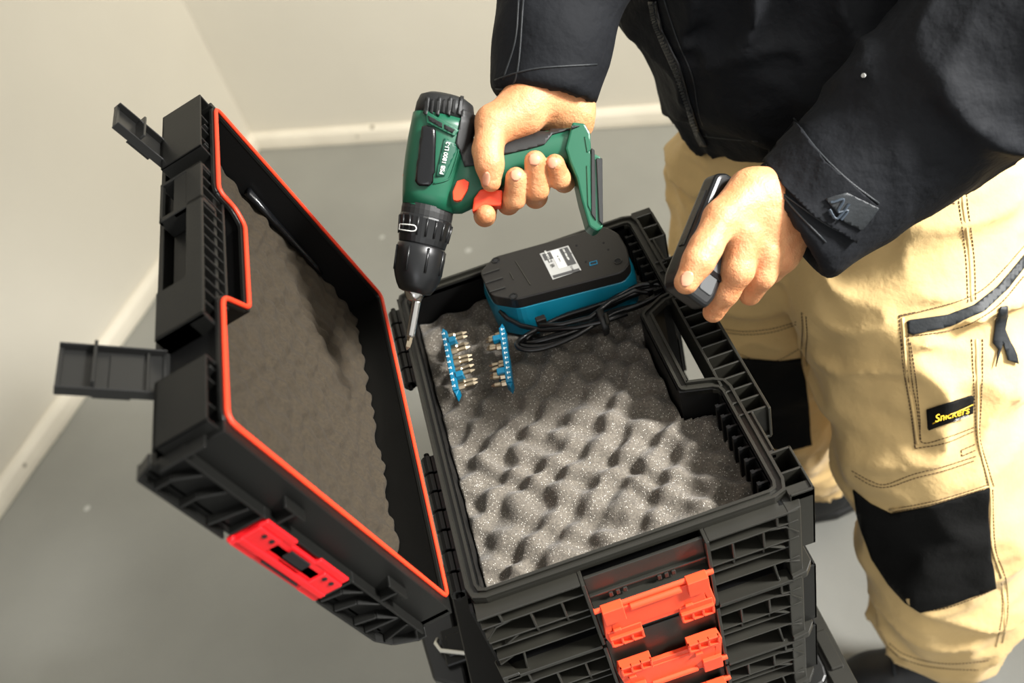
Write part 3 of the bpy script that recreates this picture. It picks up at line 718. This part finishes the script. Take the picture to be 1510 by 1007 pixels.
def dprism(b, poly, h0, h1): b.add([D(u, v, h0) for u, v in poly]+[D(u, v, h1) for u, v in poly], [tuple(range(len(poly)))[::-1], tuple(range(len(poly), 2*len(poly)))]+[(i, (i+1) % len(poly), len(poly)+(i+1) % len(poly), len(poly)+i) for i in range(len(poly))]); return b
dprism(b, poly, -.024, .0225); b.build('battery_foot', M['green'], dr, bevel=.002, bseg=2)
b = MB(); dprism(b, [(876, 240), (885, 240), (886, 336), (880, 330)], -.018, .0245); dprism(b, [(869, 225), (874, 228), (876, 330), (869, 320)], .020, .0240); b.build('battery_rail', M['rubber'], dr, bevel=.0006)
b = MB(); dprism(b, [(862, 250), (867, 250), (869, 318), (864, 308)], .0200, .0236); dprism(b, [(859, 208), (867, 212), (868, 228), (863, 232)], .020, .0236); b.build('foot_rib', M['green'], dr, bevel=.0005)
dg0 = bpy.context.evaluated_depsgraph_get()
def tree_of(obs):
    V = []; F = []
    for o in obs:
        n = len(V); w = parent_world(o); V += [v.co+w for v in o.data.vertices]; F += [tuple(i+n for i in p.vertices) for p in o.data.polygons]
    return BVHTree.FromPolygons(V, F)
def child(p, n): return [c for c in p.children if c.name.split('.')[0] == n]
dt = tree_of([c for c in dr.children])
def crop(pts): return [(560+x/2.5175, 100+y/2.5175) for x, y in pts]
# rubber over the shoulder of the housing and the grip back
patch('grip_rubber', dt, crop([(305, 155), (352, 178), (362, 215), (362, 362), (315, 368), (292, 300), (280, 282)]), M['rubber'], dr, .0012, .002, 4)
patch('grip_rubber', dt, crop([(452, 262), (560, 225), (660, 212), (742, 217), (690, 236), (640, 250), (612, 285), (560, 300), (452, 325)]), M['rubber'], dr, .0010, .002, 4)
patch('side_pad', dt, crop([(163, 222), (180, 218), (207, 232), (210, 262), (196, 425), (182, 438), (150, 437), (138, 420)]), M['gloss'], dr, .002, .0035, 4, bulge=.0008)
patch('vent_frame', dt, crop([(172, 160), (290, 232), (276, 255), (178, 205)]), M['green'], dr, .0018, .0015, 3)
patch('vent_slot', dt, crop([(182, 180), (232, 208), (232, 226), (188, 200)]), M['vent'], dr, .003, .0006, 3)
patch('vent_slot', dt, crop([(240, 212), (276, 232), (268, 244), (240, 228)]), M['vent'], dr, .003, .0006, 3)
for x in (190, 232, 268):
    patch('vent_slot', dt, crop([(x+5, 118), (x+14, 118), (x+8, 172), (x-3, 165)]), M['vent'], dr, .0009, .0006, 3)
for x in (170, 212, 252, 290):
    patch('cap_rib', dt, crop([(x+6, 112), (x+18, 114), (x+9, 180), (x-4, 172)]), M['rubber'], dr, .0014, .0026, 3)
panel = patch('name_panel', dt, crop([(240, 262), (275, 282), (286, 300), (240, 402), (208, 405), (212, 385)]), mat('deep_green_panel', (14, 72, 54), .45), dr, .0010, .001, 4)
pc, pn = hit(dt, *crop([(241, 336)])[0], .0024); pa, _ = hit(dt, *crop([(228, 392)])[0], .0024); pb, _ = hit(dt, *crop([(250, 285)])[0], .0024)
xd_ = (pb-pa); yd_ = pn.cross(xd_)
txt('model_lettering', 'PSB 1800 LI-2', .0056, M['white'], dr, (pc, xd_, yd_), .0003)
b = MB()
for seg in ([(250, 268), (285, 290), (292, 305), (262, 400), (240, 420), (200, 430)], [(95, 500), (140, 505), (240, 530), (262, 540)]):
    seam(b, dt, crop(seg), .0008, .0006)
b.build('moulding_line', M['green'], dr, smooth=True)
# trigger and switch
b = MB(); dprism(b, crop([(345, 545), (352, 495), (375, 462), (400, 458), (458, 465), (452, 522), (395, 520), (368, 535)]), -.009, .0195); b.build('trigger', M['red'], dr, bevel=.002, bseg=2)
b = MB(); dprism(b, crop([(278, 505), (276, 475), (292, 436), (318, 428), (336, 440), (330, 468), (306, 505), (292, 508)]), .010, .0262); b.build('direction_switch', M['red'], dr, bevel=.001, bseg=2)
b = MB(); dprism(b, crop([(86, 395), (100, 392), (98, 410), (88, 412)]), -.004, .004); b.build('side_button', M['red'], dr, bevel=.0008)
# clutch collar, chuck, bit: turned about the nose axis
n0 = Vector((631, 306, 0)); 
def nose(t, off=0): return (631-.155*t, 306+.985*t)
AN = math.atan2(.157, .985)
def lathe(b, prof, n=32):
    b.sections([dsec(nose(t)[0], nose(t)[1], a, a*S, AN+.06, n, 2.0) for t, a in prof])
b = MB(); lathe(b, [(0, 36), (0, 38), (8, 38.5), (16, 38), (17, 36)]); b.build('collar_ring', M['rubber'], dr, smooth=False)
b = MB(); lathe(b, [(15, 37), (17, 39), (20, 39.5), (48, 36.5), (56, 35), (58, 33)]); b.build('clutch_collar', M['chuck'], dr, smooth=False, bevel=.0004)
b = MB()
for k in range(18):
    t = 2*math.pi*k/18
    for (ta, tb_, a0, a1) in ((20, 46, 39.6, 36.8),):
        pa_ = nose(ta); pb_ = nose(tb_)
        A = D(pa_[0]+a0*math.cos(t)*math.cos(AN+.06), pa_[1]+a0*math.cos(t)*math.sin(AN+.06), a0*S*math.sin(t)); B = D(pb_[0]+a1*math.cos(t)*math.cos(AN+.06), pb_[1]+a1*math.cos(t)*math.sin(AN+.06), a1*S*math.sin(t)); b.tube([A, B], .0012, 5)
b.build('collar_rib', M['chuck'], dr, smooth=True)
b = MB(); lathe(b, [(56, 33), (60, 36), (72, 37.5), (100, 35.5), (108, 33), (118, 29), (126, 24), (128, 18)]); b.build('chuck', M['chuck'], dr, smooth=True)
b = MB()
for k in range(8):
    t = 2*math.pi*(k+.5)/8; A, B = [D(nose(q)[0]+a*math.cos(t)*math.cos(AN), nose(q)[1]+a*math.cos(t)*math.sin(AN), a*S*math.sin(t)) for q, a in ((62, 37), (98, 36))]; b.tube([A, B], .0013, 5)
b.build('chuck_rib', M['chuck'], dr, smooth=True)
b = MB(); lathe(b, [(124, 14), (128, 15.5), (134, 13), (139, 11), (140, 6)]); b.build('chuck_nose', M['steel'], dr, smooth=True)
ct = tree_of(child(dr, 'clutch_collar')); b = MB(); seam(b, ct, crop([(80, 580), (132, 586), (130, 606), (78, 600)]), .0006, .0016); seam(b, ct, crop([(78, 600), (80, 580)]), .0006, .0016); b.build('collar_mark', M['white'], dr)
# the bit in the chuck
p_a = D(617.5, 428); p_b = D(605, 497); p_c = D(600, 516); ax_ = (p_b-p_a)
b = MB(); b.tube([p_a, p_a.lerp(p_b, .15), p_a.lerp(p_b, .2), p_a.lerp(p_b, .25), p_b.lerp(p_a, .04), p_b], [.0055, .0055, .0038, .0044, .0044, .0036], 14); b.build('bit_holder', M['steel'], dr, smooth=False, bevel=.0003)
b = MB(); m_ = p_b.lerp(p_c, .3); b.tube([p_b, m_], .0030, 6); b.tube([m_, p_b.lerp(p_c, .75), p_c], [.0036, .003, .0006], 4); b.build('bit_tip', M['steel2'], dr)

# ------------------------------------------------------------------ battery pack in the left hand
bp_ = empty('battery_pack', at(1030, 365, .925), 'flat black battery pack with grey stripe, gripped in the hand nearer the trouser pocket', 'battery')
c0 = Vector(at(1016, 425, .912)); c1 = Vector(at(1070, 290, .945)); La = (c1-c0); LL = La.length; La.normalize()
wd_ = (Vector(at(1058, 452, .928))-Vector(at(984, 418, .900))); wd_ -= La*wd_.dot(La); wd_.normalize(); nn_ = La.cross(wd_).normalized()
if nn_.dot(CV-c0) < 0: nn_ = -nn_
WB = .0250; TB = .011
def BT(p): return c0+La*p[0]+wd_*p[1]+nn_*p[2]
sh = rounded([(-.012, -WB*.8), (-.012, WB*.8), (0.0, WB), (LL+.008, WB), (LL+.016, WB*.6), (LL+.016, -WB*.6), (LL+.008, -WB), (0, -WB)], .008, 4)
b = MB(BT); b.prism(sh, -TB, TB); b.build('case', M['battery'], bp_, bevel=.005, bseg=3)
b = MB(BT); b.prism(rounded([(.0, .002), (LL*.75, .002), (LL*.75, WB*.72), (.0, WB*.72)], .003), TB-.001, TB+.0012); b.build('grey_stripe', M['batgrey'], bp_, bevel=.0006)
b = MB(BT); b.prism([(.018, .0), (.024, .0), (.024, WB*.9), (.018, WB*.9)], TB, TB+.0018); b.prism([(LL*.3, -WB-.001), (LL*.9, -WB-.001), (LL*.9, -WB+.003), (LL*.3, -WB+.003)], -.004, .004); b.build('groove_strip', M['gloss'], bp_, bevel=.0005)

# ------------------------------------------------------------------ person
pe = empty('person', (.63, .36, 0), 'person in black jacket and khaki work trousers holding the drill and a battery pack', 'person')
def A_(u, v, d, r): return (at(u, v, d), r)
def hand_right(P):
    d = chain(P, [A_(812, 20, .985, .034), A_(808, 95, .985, .034), A_(800, 135, .978, .030)], .01)
    palm = smin(cone(P, at(812, 130, .985), at(845, 165, .985), .024, .018), cone(P, at(790, 140, .968), at(762, 165, .962), .025, .021), .02)
    palm = smin(palm, cone(P, at(845, 145, .990), at(850, 185, .998), .020, .016), .02)
    palm = smin(palm, cone(P, at(760, 160, .99), at(765, 195, 1.0), .020, .015), .02)
    palm = smin(palm, cone(P, at(800, 150, .990), at(808, 188, 1.002), .020, .016), .02)
    d = smin(d, palm, .022)
    th = chain(P, [A_(770, 160, .955, .022), A_(727, 180, .944, .0165), A_(719, 222, .934, .0140), A_(722, 243, .932, .0130), A_(724, 268, .934, .0098)], .006)
    d = smin(d, th, .012)
    d = smin(d, cone(P, at(775, 178, .955), at(745, 188, .95), .012, .012), .015)
    for ch_ in ([A_(765, 185, 1.002, .013), A_(752, 262, 1.010, .0115), A_(750, 300, .985, .0112), A_(759, 292, .950, .0112), A_(761, 262, .934, .0102)],
                [A_(800, 180, 1.004, .013), A_(795, 262, 1.010, .0115), A_(790, 290, .980, .0115), A_(792, 278, .948, .0118), A_(789, 238, .932, .0104)],
                [A_(838, 180, 1.000, .012), A_(838, 245, 1.004, .0105), A_(832, 268, .975, .0105), A_(824, 262, .946, .0108), A_(818, 242, .934, .0096)],
                [A_(742, 190, 1.000, .013), A_(728, 270, 1.004, .0115), A_(716, 312, .990, .0108), A_(715, 318, .962, .0106), A_(716, 316, .950, .0098)]):
        d = np.minimum(d, chain(P, ch_, .003)) if True else d
    for a_, c_, rr in (((765, 188, 1.0), (756, 225, 1.008), .0125), ((800, 184, 1.002), (797, 222, 1.008), .0125), ((838, 183, .998), (838, 212, 1.002), .0115)):
        d = smin(d, cone(P, at(*a_), at(*c_), rr, rr*.95), .008)
    return d
def hand_left(P):
    d = chain(P, [A_(1235, 250, .955, .034), A_(1170, 290, .945, .032), A_(1135, 300, .935, .029)], .012)
    palm = cone(P, at(1115, 290, .925), at(1088, 335, .915), .025, .019)
    palm = smin(palm, cone(P, at(1140, 320, .935), at(1122, 362, .928), .025, .018), .02)
    palm = smin(palm, cone(P, at(1160, 330, .95), at(1145, 375, .948), .022, .016), .02)
    d = smin(d, palm, .022)
    th = chain(P, [A_(1105, 285, .918, .021), A_(1064, 322, .900, .0165), A_(1040, 366, .889, .0145), A_(1030, 385, .886, .0140), A_(1012, 416, .885, .0112)], .006)
    d = smin(d, th, .012)
    f1 = chain(P, [A_(1095, 345, .915, .0175), A_(1088, 398, .918, .0150), A_(1070, 430, .932, .0128), A_(1052, 460, .950, .0105)], .005)
    f2 = chain(P, [A_(1125, 368, .928, .0165), A_(1122, 405, .938, .0140), A_(1106, 434, .960, .0112)], .005)
    f3 = chain(P, [A_(1142, 372, .945, .0155), A_(1134, 400, .965, .0120), A_(1118, 415, .985, .0105)], .005)
    f4 = chain(P, [A_(1158, 355, .965, .014), A_(1146, 380, .985, .0115), A_(1132, 395, 1.0, .0095)], .005)
    d = smin(d, f1, .006); d = smin(d, f2, .004); d = smin(d, f3, .005); d = smin(d, f4, .008)
    d = smin(d, cone(P, at(1150, 320, .95), at(1150, 368, .95), .022, .019), .02)
    for c, r in (((1091, 345, .899), .004),): pass
    return d
def bounds(pts, pad):
    q = np.array(pts); return q.min(0)-pad, q.max(0)+pad
lo1, hi1 = bounds([at(812, 20, .985), at(716, 318, .95), at(845, 165, .985), at(818, 242, 1.0), at(690, 180, .95), at(752, 262, 1.01)], .045)
V1, F1 = nets(hand_right, lo1, hi1, .0017)
lo2, hi2 = bounds([at(1235, 250, .955), at(1012, 416, .885), at(1052, 460, .95), at(1150, 405, 1.0), at(1115, 290, .93)], .045)
V2, F2 = nets(hand_left, lo2, hi2, .0017)
# coarse body inside the clothes
LS = at(1500, 40, .90); RS = at(850, -190, 1.03)
def core(P):
    d = chain(P, [A_(1290, 190, 1.28, .13), A_(1215, 0, 1.17, .14), A_(1150, -150, 1.12, .14), A_(1140, -300, 1.06, .10)], .05)
    d = smin(d, chain(P, [A_(810, 40, .985, .03), A_(845, -190, 1.02, .04), A_(1010, -330, 1.08, .055)], .03), .04)
    d = smin(d, chain(P, [A_(1200, 275, .955, .03), A_(1480, 60, .89, .04), A_(1420, -190, 1.0, .055)], .03), .04)
    d = smin(d, chain(P, [A_(1345, 300, 1.30, .10), A_(1370, 640, 1.34, .06), A_(1393, 780, 1.38, .055), A_(1390, 960, 1.65, .04)], .03), .04)
    d = smin(d, chain(P, [A_(1120, 300, 1.42, .08), A_(1130, 450, 1.5, .07), A_(1160, 580, 1.62, .055), A_(1200, 700, 1.9, .04)], .03), .04)
    return d
V3, F3 = nets(core, (-.0, -.1, .02), (1.0, 1.1, 1.6), .014)
VB = np.concatenate([V1, V2, V3]); FB = np.concatenate([F1, F2+len(V1), F3+len(V1)+len(V2)])
pw = np.array(pe.location)
me = mesh_np('body', VB-pw, FB); bo = bpy.data.objects.new('body', me); COL.objects.link(bo); bo.parent = pe; me.materials.append(M['skin'])
hb = bvh(V1, F1); hb2 = bvh(V2, F2)
def ellipx(cx, cy, rx, ry, ang, n=14):
    return [(cx+rx*math.cos(t)*math.cos(ang)-ry*math.sin(t)*math.sin(ang), cy+rx*math.cos(t)*math.sin(ang)+ry*math.sin(t)*math.cos(ang)) for t in [2*math.pi*k/n for k in range(n)]]
for (cx, cy, rx, ry, an) in ((761, 258, 8.5, 8.5, 0), (788, 235, 8.5, 9.5, 0), (815, 240, 8, 8, -.3)):
    patch('fingernail', hb, ellipx(cx, cy, rx, ry, an), M['nail'], bo, .0004, .0007, 3, .93)
patch('fingernail', hb, ellipx(717, 264, 6, 11, .1), M['nail'], bo, .0004, .0007, 3, .93)
patch('fingernail', hb2, ellipx(1013, 411, 9, 12, .45), M['nail'], bo, .0004, .0007, 3, .88)

# ---- trousers
def folds(P, amp, sc, st=(1, 1, 1)):
    q = P*np.array(st)*sc; w = vnoise(q*.6+3.1)
    r = 1-np.abs(vnoise(q+np.stack([w, w*1.3, -w], 1)*1.6)*2.6)
    return amp*np.clip(r, 0, 1)**1.5*1.5
def trousers(P):
    hips = smin(ell(P, at(1290, 240, 1.34), (.155, .185, .15)), cone(P, at(1340, 230, 1.29), at(1345, 330, 1.28), .148, .145), .04)
    near = chain(P, [A_(1345, 330, 1.28, .145), A_(1348, 420, 1.285, .142), A_(1360, 520, 1.295, .126), A_(1368, 640, 1.325, .113), A_(1388, 780, 1.37, .100), A_(1398, 860, 1.44, .097), A_(1394, 905, 1.53, .096), A_(1390, 948, 1.64, .097)], .02)
    far = chain(P, [A_(1115, 250, 1.38, .115), A_(1125, 350, 1.43, .115), A_(1133, 450, 1.5, .108), A_(1163, 580, 1.62, .092), A_(1190, 660, 1.78, .075), A_(1203, 708, 1.90, .070)], .02)
    d = smin(smin(hips, far, .03), near, .02)
    m = np.abs(d) < .04
    if m.any():
        Q = P[m]; dd = d[m]
        dd = dd-folds(Q, .012, 7.5, (1, 1, 1.6))-folds(Q+5, .0065, 15, (1, 1, 1.5))+.006
        d[m] = dd
    # hem openings
    for c_, up_, r_ in ((at(1391, 906, 1.54), at(1396, 870, 1.46), .10), (at(1203, 684, 1.84), at(1190, 655, 1.77), .08)):
        ax = up_-c_; ax /= np.linalg.norm(ax); s = (P-c_)@ax; rad = np.linalg.norm((P-c_)-s[:, None]*ax, axis=1)
        loc = rad < r_*2; d = np.where(loc, np.maximum(d, .012-s), d); hole = np.maximum(np.maximum(rad-(r_-.012), s-.06), 0*s-.2); d = np.where(loc, np.maximum(d, -hole), d)
    return d
V4, F4 = nets(trousers, (.33, -.02, .02), (.92, .86, 1.12), .0058)
me = mesh_np('trousers', V4-pw, F4); tr = bpy.data.objects.new('trousers', me); COL.objects.link(tr); tr.parent = pe; me.materials.append(M['trouser']); tt = bvh(V4, F4)
def c7(pts): return [(1110+x/1.985, 500+y/1.985) for x, y in pts]
def c8(pts): return [(900+x/2.0148, y/2.0148) for x, y in pts]
def c5(pts): return [(860+x/2.5175, 280+y/2.5175) for x, y in pts]
patch('knee_patch', tt, c7([(296, 440), (345, 480), (405, 510), (520, 488), (620, 458), (690, 435), (688, 520), (695, 620), (710, 725), (650, 748), (560, 780), (490, 797), (450, 770), (400, 715), (350, 640), (325, 570), (308, 510)]), M['pad'], pe, .0015, .003, 7)
patch('knee_patch', tt, [(1070, 525), (1100, 528), (1150, 532), (1180, 528), (1188, 560), (1192, 600), (1197, 655), (1160, 665), (1120, 655), (1095, 620)], M['pad'], pe, .0015, .003, 7, dg=1.6)
patch('pocket_zip', tt, c8([(880, 955), (890, 950), (1000, 935), (1080, 905), (1150, 850), (1229, 755), (1229, 795), (1180, 858), (1110, 925), (1010, 968), (900, 995), (886, 992)]), M['strap'], pe, .0012, .002, 6)
patch('zip_pull', tt, [(1466, 470), (1474, 453), (1484, 452), (1480, 485), (1496, 522), (1499, 536), (1484, 530), (1477, 505), (1466, 540), (1470, 515), (1462, 505)], M['strap'], pe, .003, .002, 6)
bad = patch('brand_patch', tt, c7([(510, 205), (638, 163), (644, 166), (642, 215), (518, 264), (513, 258)]), M['pad'], pe, .0018, .002, 6); bad['label'] = 'black logo patch with yellow lettering'
def surf_txt(name, body, tree, pxa, pxb, size, m, par, off=.0028, shear=0):
    a, n = hit(tree, *pxa, off); c, _ = hit(tree, *pxb, off); mid = (Vector(a)+Vector(c))/2; x = c-a
    mm, n = hit(tree, (pxa[0]+pxb[0])/2, (pxa[1]+pxb[1])/2, off); mid = mm.lerp(mid, .3)
    n = (n+(CV-mid).normalized()).normalized(); y = n.cross(x); return txt(name, body, size, m, par, (mid, x, y), .0004, shear)
A0, B0 = c7([(523, 232), (630, 202)]); surf_txt('logo_lettering', 'Snickers', tt, A0, B0, .0125, M['yellow'], pe, .005, .35)
A0, B0 = c7([(560, 240), (636, 216)]); surf_txt('logo_lettering', 'WORKWEAR', tt, A0, B0, .0042, M['greyprint'], pe, .005)
b = MB(); a0 = c7([(528, 243), (565, 222), (640, 188)]); seam(b, tt, a0, .0007, .0034); b.build('logo_underline', M['yellow'], pe)
b = MB()
dbl = [c7([(435, 0), (450, 80), (465, 190), (475, 320)]), c7([(462, 10), (478, 120), (490, 240), (495, 302), (560, 290), (655, 255)]), c7([(640, 0), (645, 100), (650, 200), (655, 280), (670, 350), (690, 435)]), c7([(672, 0), (672, 100), (668, 200), (665, 290), (690, 380), (705, 430)]),
       c7([(475, 320), (560, 305), (650, 268)]), c7([(290, 385), (345, 415), (390, 425), (470, 395), (560, 372), (655, 342)]), c7([(300, 400), (350, 428), (400, 432), (480, 405), (570, 382), (650, 355)]),
       c7([(405, 498), (520, 476), (620, 448), (690, 425)]), c7([(410, 506), (520, 484), (620, 455), (688, 432)]), c7([(690, 435), (690, 520), (700, 620), (725, 700), (730, 800), (712, 900)]), c7([(702, 440), (704, 520), (712, 620), (740, 700), (746, 800), (730, 890)]),
       c7([(500, 797), (570, 785), (660, 752), (712, 728)]), c7([(510, 788), (570, 776), (655, 745), (705, 722)]), c7([(395, 900), (430, 930), (500, 955), (580, 965), (660, 968)]), c7([(400, 890), (440, 920), (510, 942), (590, 950), (690, 940)]),
       c7([(610, 325), (650, 308)]), c7([(612, 342), (652, 325)]), c7([(610, 325), (612, 342)]),
       c8([(1020, 460), (1035, 600), (1055, 760), (1062, 900)]), c8([(1045, 455), (1060, 600), (1080, 760), (1085, 890)]), c8([(860, 940), (960, 915), (1060, 885), (1130, 840), (1229, 730)]), c8([(870, 1000), (960, 990), (1060, 965), (1150, 910), (1229, 820)]),
       c8([(920, 560), (980, 568), (1020, 575)]), c8([(900, 585), (960, 590), (1025, 605)]), [(1326, 465), (1332, 540), (1342, 600), (1350, 660)], [(1338, 475), (1345, 560), (1352, 600), (1358, 648)], [(1326, 465), (1350, 460)],
       c5([(510, 515), (600, 525), (700, 515), (790, 490)]), c5([(505, 525), (600, 537), (700, 528), (790, 500)]), c5([(560, 600), (640, 630), (720, 632), (800, 590)]), c5([(812, 455), (815, 520), (810, 600), (808, 655)]), c5([(828, 470), (832, 540), (828, 600), (830, 655)])]
for s_ in dbl: seam(b, tt, s_, .0007, .0005, dash=.0048)
b.build('seam_stitching', M['stitch'], pe)
b = MB()
for s_ in (c7([(655, 0), (658, 150), (662, 300), (695, 440), (700, 600), (733, 720), (738, 880)]), c8([(1032, 460), (1048, 600), (1068, 760), (1074, 895)]), c5([(820, 460), (824, 530), (819, 600), (819, 655)]), c7([(400, 500), (520, 480), (690, 430)]), [(1331, 468), (1337, 550), (1346, 605), (1353, 655)]):
    b = MB(); seam(b, tt, s_, .0022, -.0006)
    if b.v: b.build('raised_seam', M['trouser'], pe, smooth=True)

# ---- jacket
def jacket(P):
    tor = chain(P, [A_(1262, 112, 1.24, .168), A_(1205, 0, 1.18, .19), A_(1150, -130, 1.12, .185), A_(1150, -290, 1.06, .13)], .05)
    tor = smin(tor, cone(P, at(1130, 120, 1.25), at(1090, -60, 1.18), .088, .12), .06)
    ra = chain(P, [A_(803, 130, .985, .0545), A_(815, 60, .985, .056), A_(826, -20, .99, .060), A_(850, -190, 1.03, .075), A_(1000, -330, 1.08, .09)], .02)
    la = chain(P, [A_(1170, 330, .957, .0650), A_(1255, 262, .945, .066), A_(1335, 195, .93, .073), A_(1430, 110, .91, .083), A_(1530, 30, .89, .092), A_(1500, -120, .95, .1), A_(1420, -220, 1.02, .11)], .02)
    d = smin(smin(tor, ra, .03), la, .022)
    m = np.abs(d) < .04
    if m.any():
        Q = P[m]; cu = np.clip((np.minimum(np.linalg.norm(Q-at(1176, 312, .957), axis=1), np.linalg.norm(Q-at(805, 136, .985), axis=1))-.07)/.10, .08, 1)
        d[m] = d[m]-cu*(folds(Q+2, .012, 8, (1.5, 1, 1))+folds(Q+9, .005, 19))+.004*cu
    for c_, up_, r_ in ((at(803, 150, .985), at(817, 50, .985), .068), (at(1157, 333, .957), at(1253, 263, .943), .080)):
        ax = up_-c_; ax /= np.linalg.norm(ax); s = (P-c_)@ax; rad = np.linalg.norm((P-c_)-s[:, None]*ax, axis=1)
        loc = (rad < r_*1.3) & (s < .15); hole = np.maximum(rad-r_*.62, s-.05)
        d = np.where(loc, -smin(-d, s, .012), d); d = np.where(loc, np.maximum(d, -hole), d)
    # hem: cut below a plane
    hc = at(1090, 226, 1.26); up = at(1160, -40, 1.18)-at(1240, 200, 1.27); up /= np.linalg.norm(up); s = (P-hc)@up
    dl_ = chain(P, [A_(1192, 318, .955, .09), A_(1335, 195, .93, .10), A_(1530, 30, .89, .12)], .02)
    d = np.where(dl_ > 0.03, -smin(-d, s, .014), d)
    return d
V5, F5 = nets(jacket, (.12, .0, .85), (1.02, 1.0, 1.62), .0058)
me = mesh_np('jacket', V5-pw, F5); jk = bpy.data.objects.new('jacket', me); COL.objects.link(jk); jk.parent = pe; me.materials.append(M['jacket']); jt = bvh(V5, F5)
patch('jacket_zip', jt, c8([(117, 0), (140, 0), (160, 90), (210, 190), (240, 300), (268, 390), (290, 430), (272, 430), (240, 360), (205, 240), (160, 140), (135, 80)]), M['zipper'], pe, .002, .003, 6)
b = MB()
for k in range(56):
    t = k/55; P0 = smoothpx(c8([(128, 5), (145, 85), (190, 180), (225, 290), (262, 390), (280, 425)]), 12); i = t*(len(P0)-1); j = int(i); p = P0[j]+(P0[min(j+1, len(P0)-1)]-P0[j])*(i-j)
    a, n = hit(jt, p[0]-3, p[1]+1, .0036); c, _ = hit(jt, p[0]+3, p[1]-1, .0036); b.tube([a, c], .0013, 5)
b.build('zip_teeth', M['strap'], pe)
patch('cuff_strap', jt, c8([(548, 350), (640, 480), (790, 610), (770, 660), (725, 715), (600, 640), (520, 560), (455, 470), (480, 440)]), M['jacket'], pe, .0034, .003, 5)
patch('cuff_label', jt, c8([(640, 590), (700, 570), (790, 612), (770, 640), (740, 675), (690, 655)]), M['strap'], pe, .0060, .001, 5)
b = MB()
emb = mat('faded_blue_print', (48, 58, 68), .6)
for s_ in (c8([(655, 600), (690, 590), (672, 625), (700, 620), (680, 648)]), c8([(650, 620), (668, 645), (705, 600)])): seam(b, jt, s_, .0012, .0070)
b.build('cuff_emblem', emb, pe)
b = MB()
for s_ in (c8([(545, 350), (610, 440), (700, 530), (798, 605)]), c8([(470, 545), (560, 610), (640, 665), (730, 712)]), c8([(455, 470), (520, 590), (640, 720)]), [(730, 118), (760, 108), (800, 100), (880, 95)], [(765, 0), (760, 60), (742, 118)], [(725, 132), (760, 118), (772, 0)], c8([(255, 400), (330, 410), (440, 420)]), c8([(160, 0), (200, 120), (245, 230), (262, 330), (290, 410)])):
    b = MB(); seam(b, jt, s_, .0011, .0002)
    if b.v: b.build('jacket_seam', M['strap'], pe, smooth=True)
p_, n_ = hit(jt, 1276, 112, .002); b = MB(); b.tube([p_, p_+n_*.002], .002, 8); b.build('rivet', M['greyprint'], pe)

# ---- shoes
def shoe(ank, toe, name):
    ank = np.array(ank); toe = np.array(toe); d = toe-ank; d[2] = 0; d /= np.linalg.norm(d); heel = np.array([ank[0], ank[1], 0])-d*.06
    def P3(s, z, l=0): q = heel+d*s; return np.array([q[0]-d[1]*l, q[1]+d[0]*l, z])
    def fn(P):
        e = chain(P, [(P3(.03, .05), .038), (P3(.10, .055), .040), (P3(.18, .042), .042), (P3(.255, .032), .034)], .03)
        e = smin(e, chain(P, [(P3(.05, .06), .042), (P3(.055, .20), .046)], .02), .03)
        return np.maximum(e, .012-P[:, 2])
    lo, hi = bounds([P3(-.02, 0), P3(.30, .17)], .05); V, F = nets(fn, (lo[0], lo[1], .0), (hi[0], hi[1], .26), .006)
    me = mesh_np(name, V-pw, F); o = bpy.data.objects.new(name, me); COL.objects.link(o); o.parent = pe; me.materials.append(M['shoe'])
    sole = [(-.015, .03), (.03, .04), (.12, .034), (.2, .046), (.27, .036), (.295, 0), (.27, -.036), (.2, -.044), (.12, -.034), (.03, -.04), (-.015, -.03)]
    b = MB(); b.prism([tuple(P3(s, 0, l)[:2]) for s, l in sole], .0005, .024); s_ = b.build('sole', M['rubber'], o, bevel=.003)
    s_.parent = pe; s_.parent = o; s_.location = (0, 0, 0)
    return o, bvh(V, F), P3
so, stree, P3 = shoe(at(1390, 960, 1.66), at(1262, 1010, 1.70), 'shoe')
b = MB()
for k in range(6):
    s = .10+k*.02; a = P3(s, .105-k*.008, -.022); c = P3(s+.012, .105-k*.008, .022); b.tube([a, (a+c)/2+np.array([0, 0, .008]), c], .003, 6)
lp = P3(.09, .115); 
for sg in (1, -1):
    b.tube([lp+np.array([math.cos(t)*.022-.02*1, sg*(.016+.014*math.sin(t)), .012*math.sin(t)+.008]) for t in np.linspace(0, 6.28, 14)], .0026, 6)
b.build('shoelace', M['strap'], pe, smooth=True)
shoe(at(1203, 708, 1.93), at(1203, 708, 1.93)+np.array([-.20, .02, 0]), 'shoe')
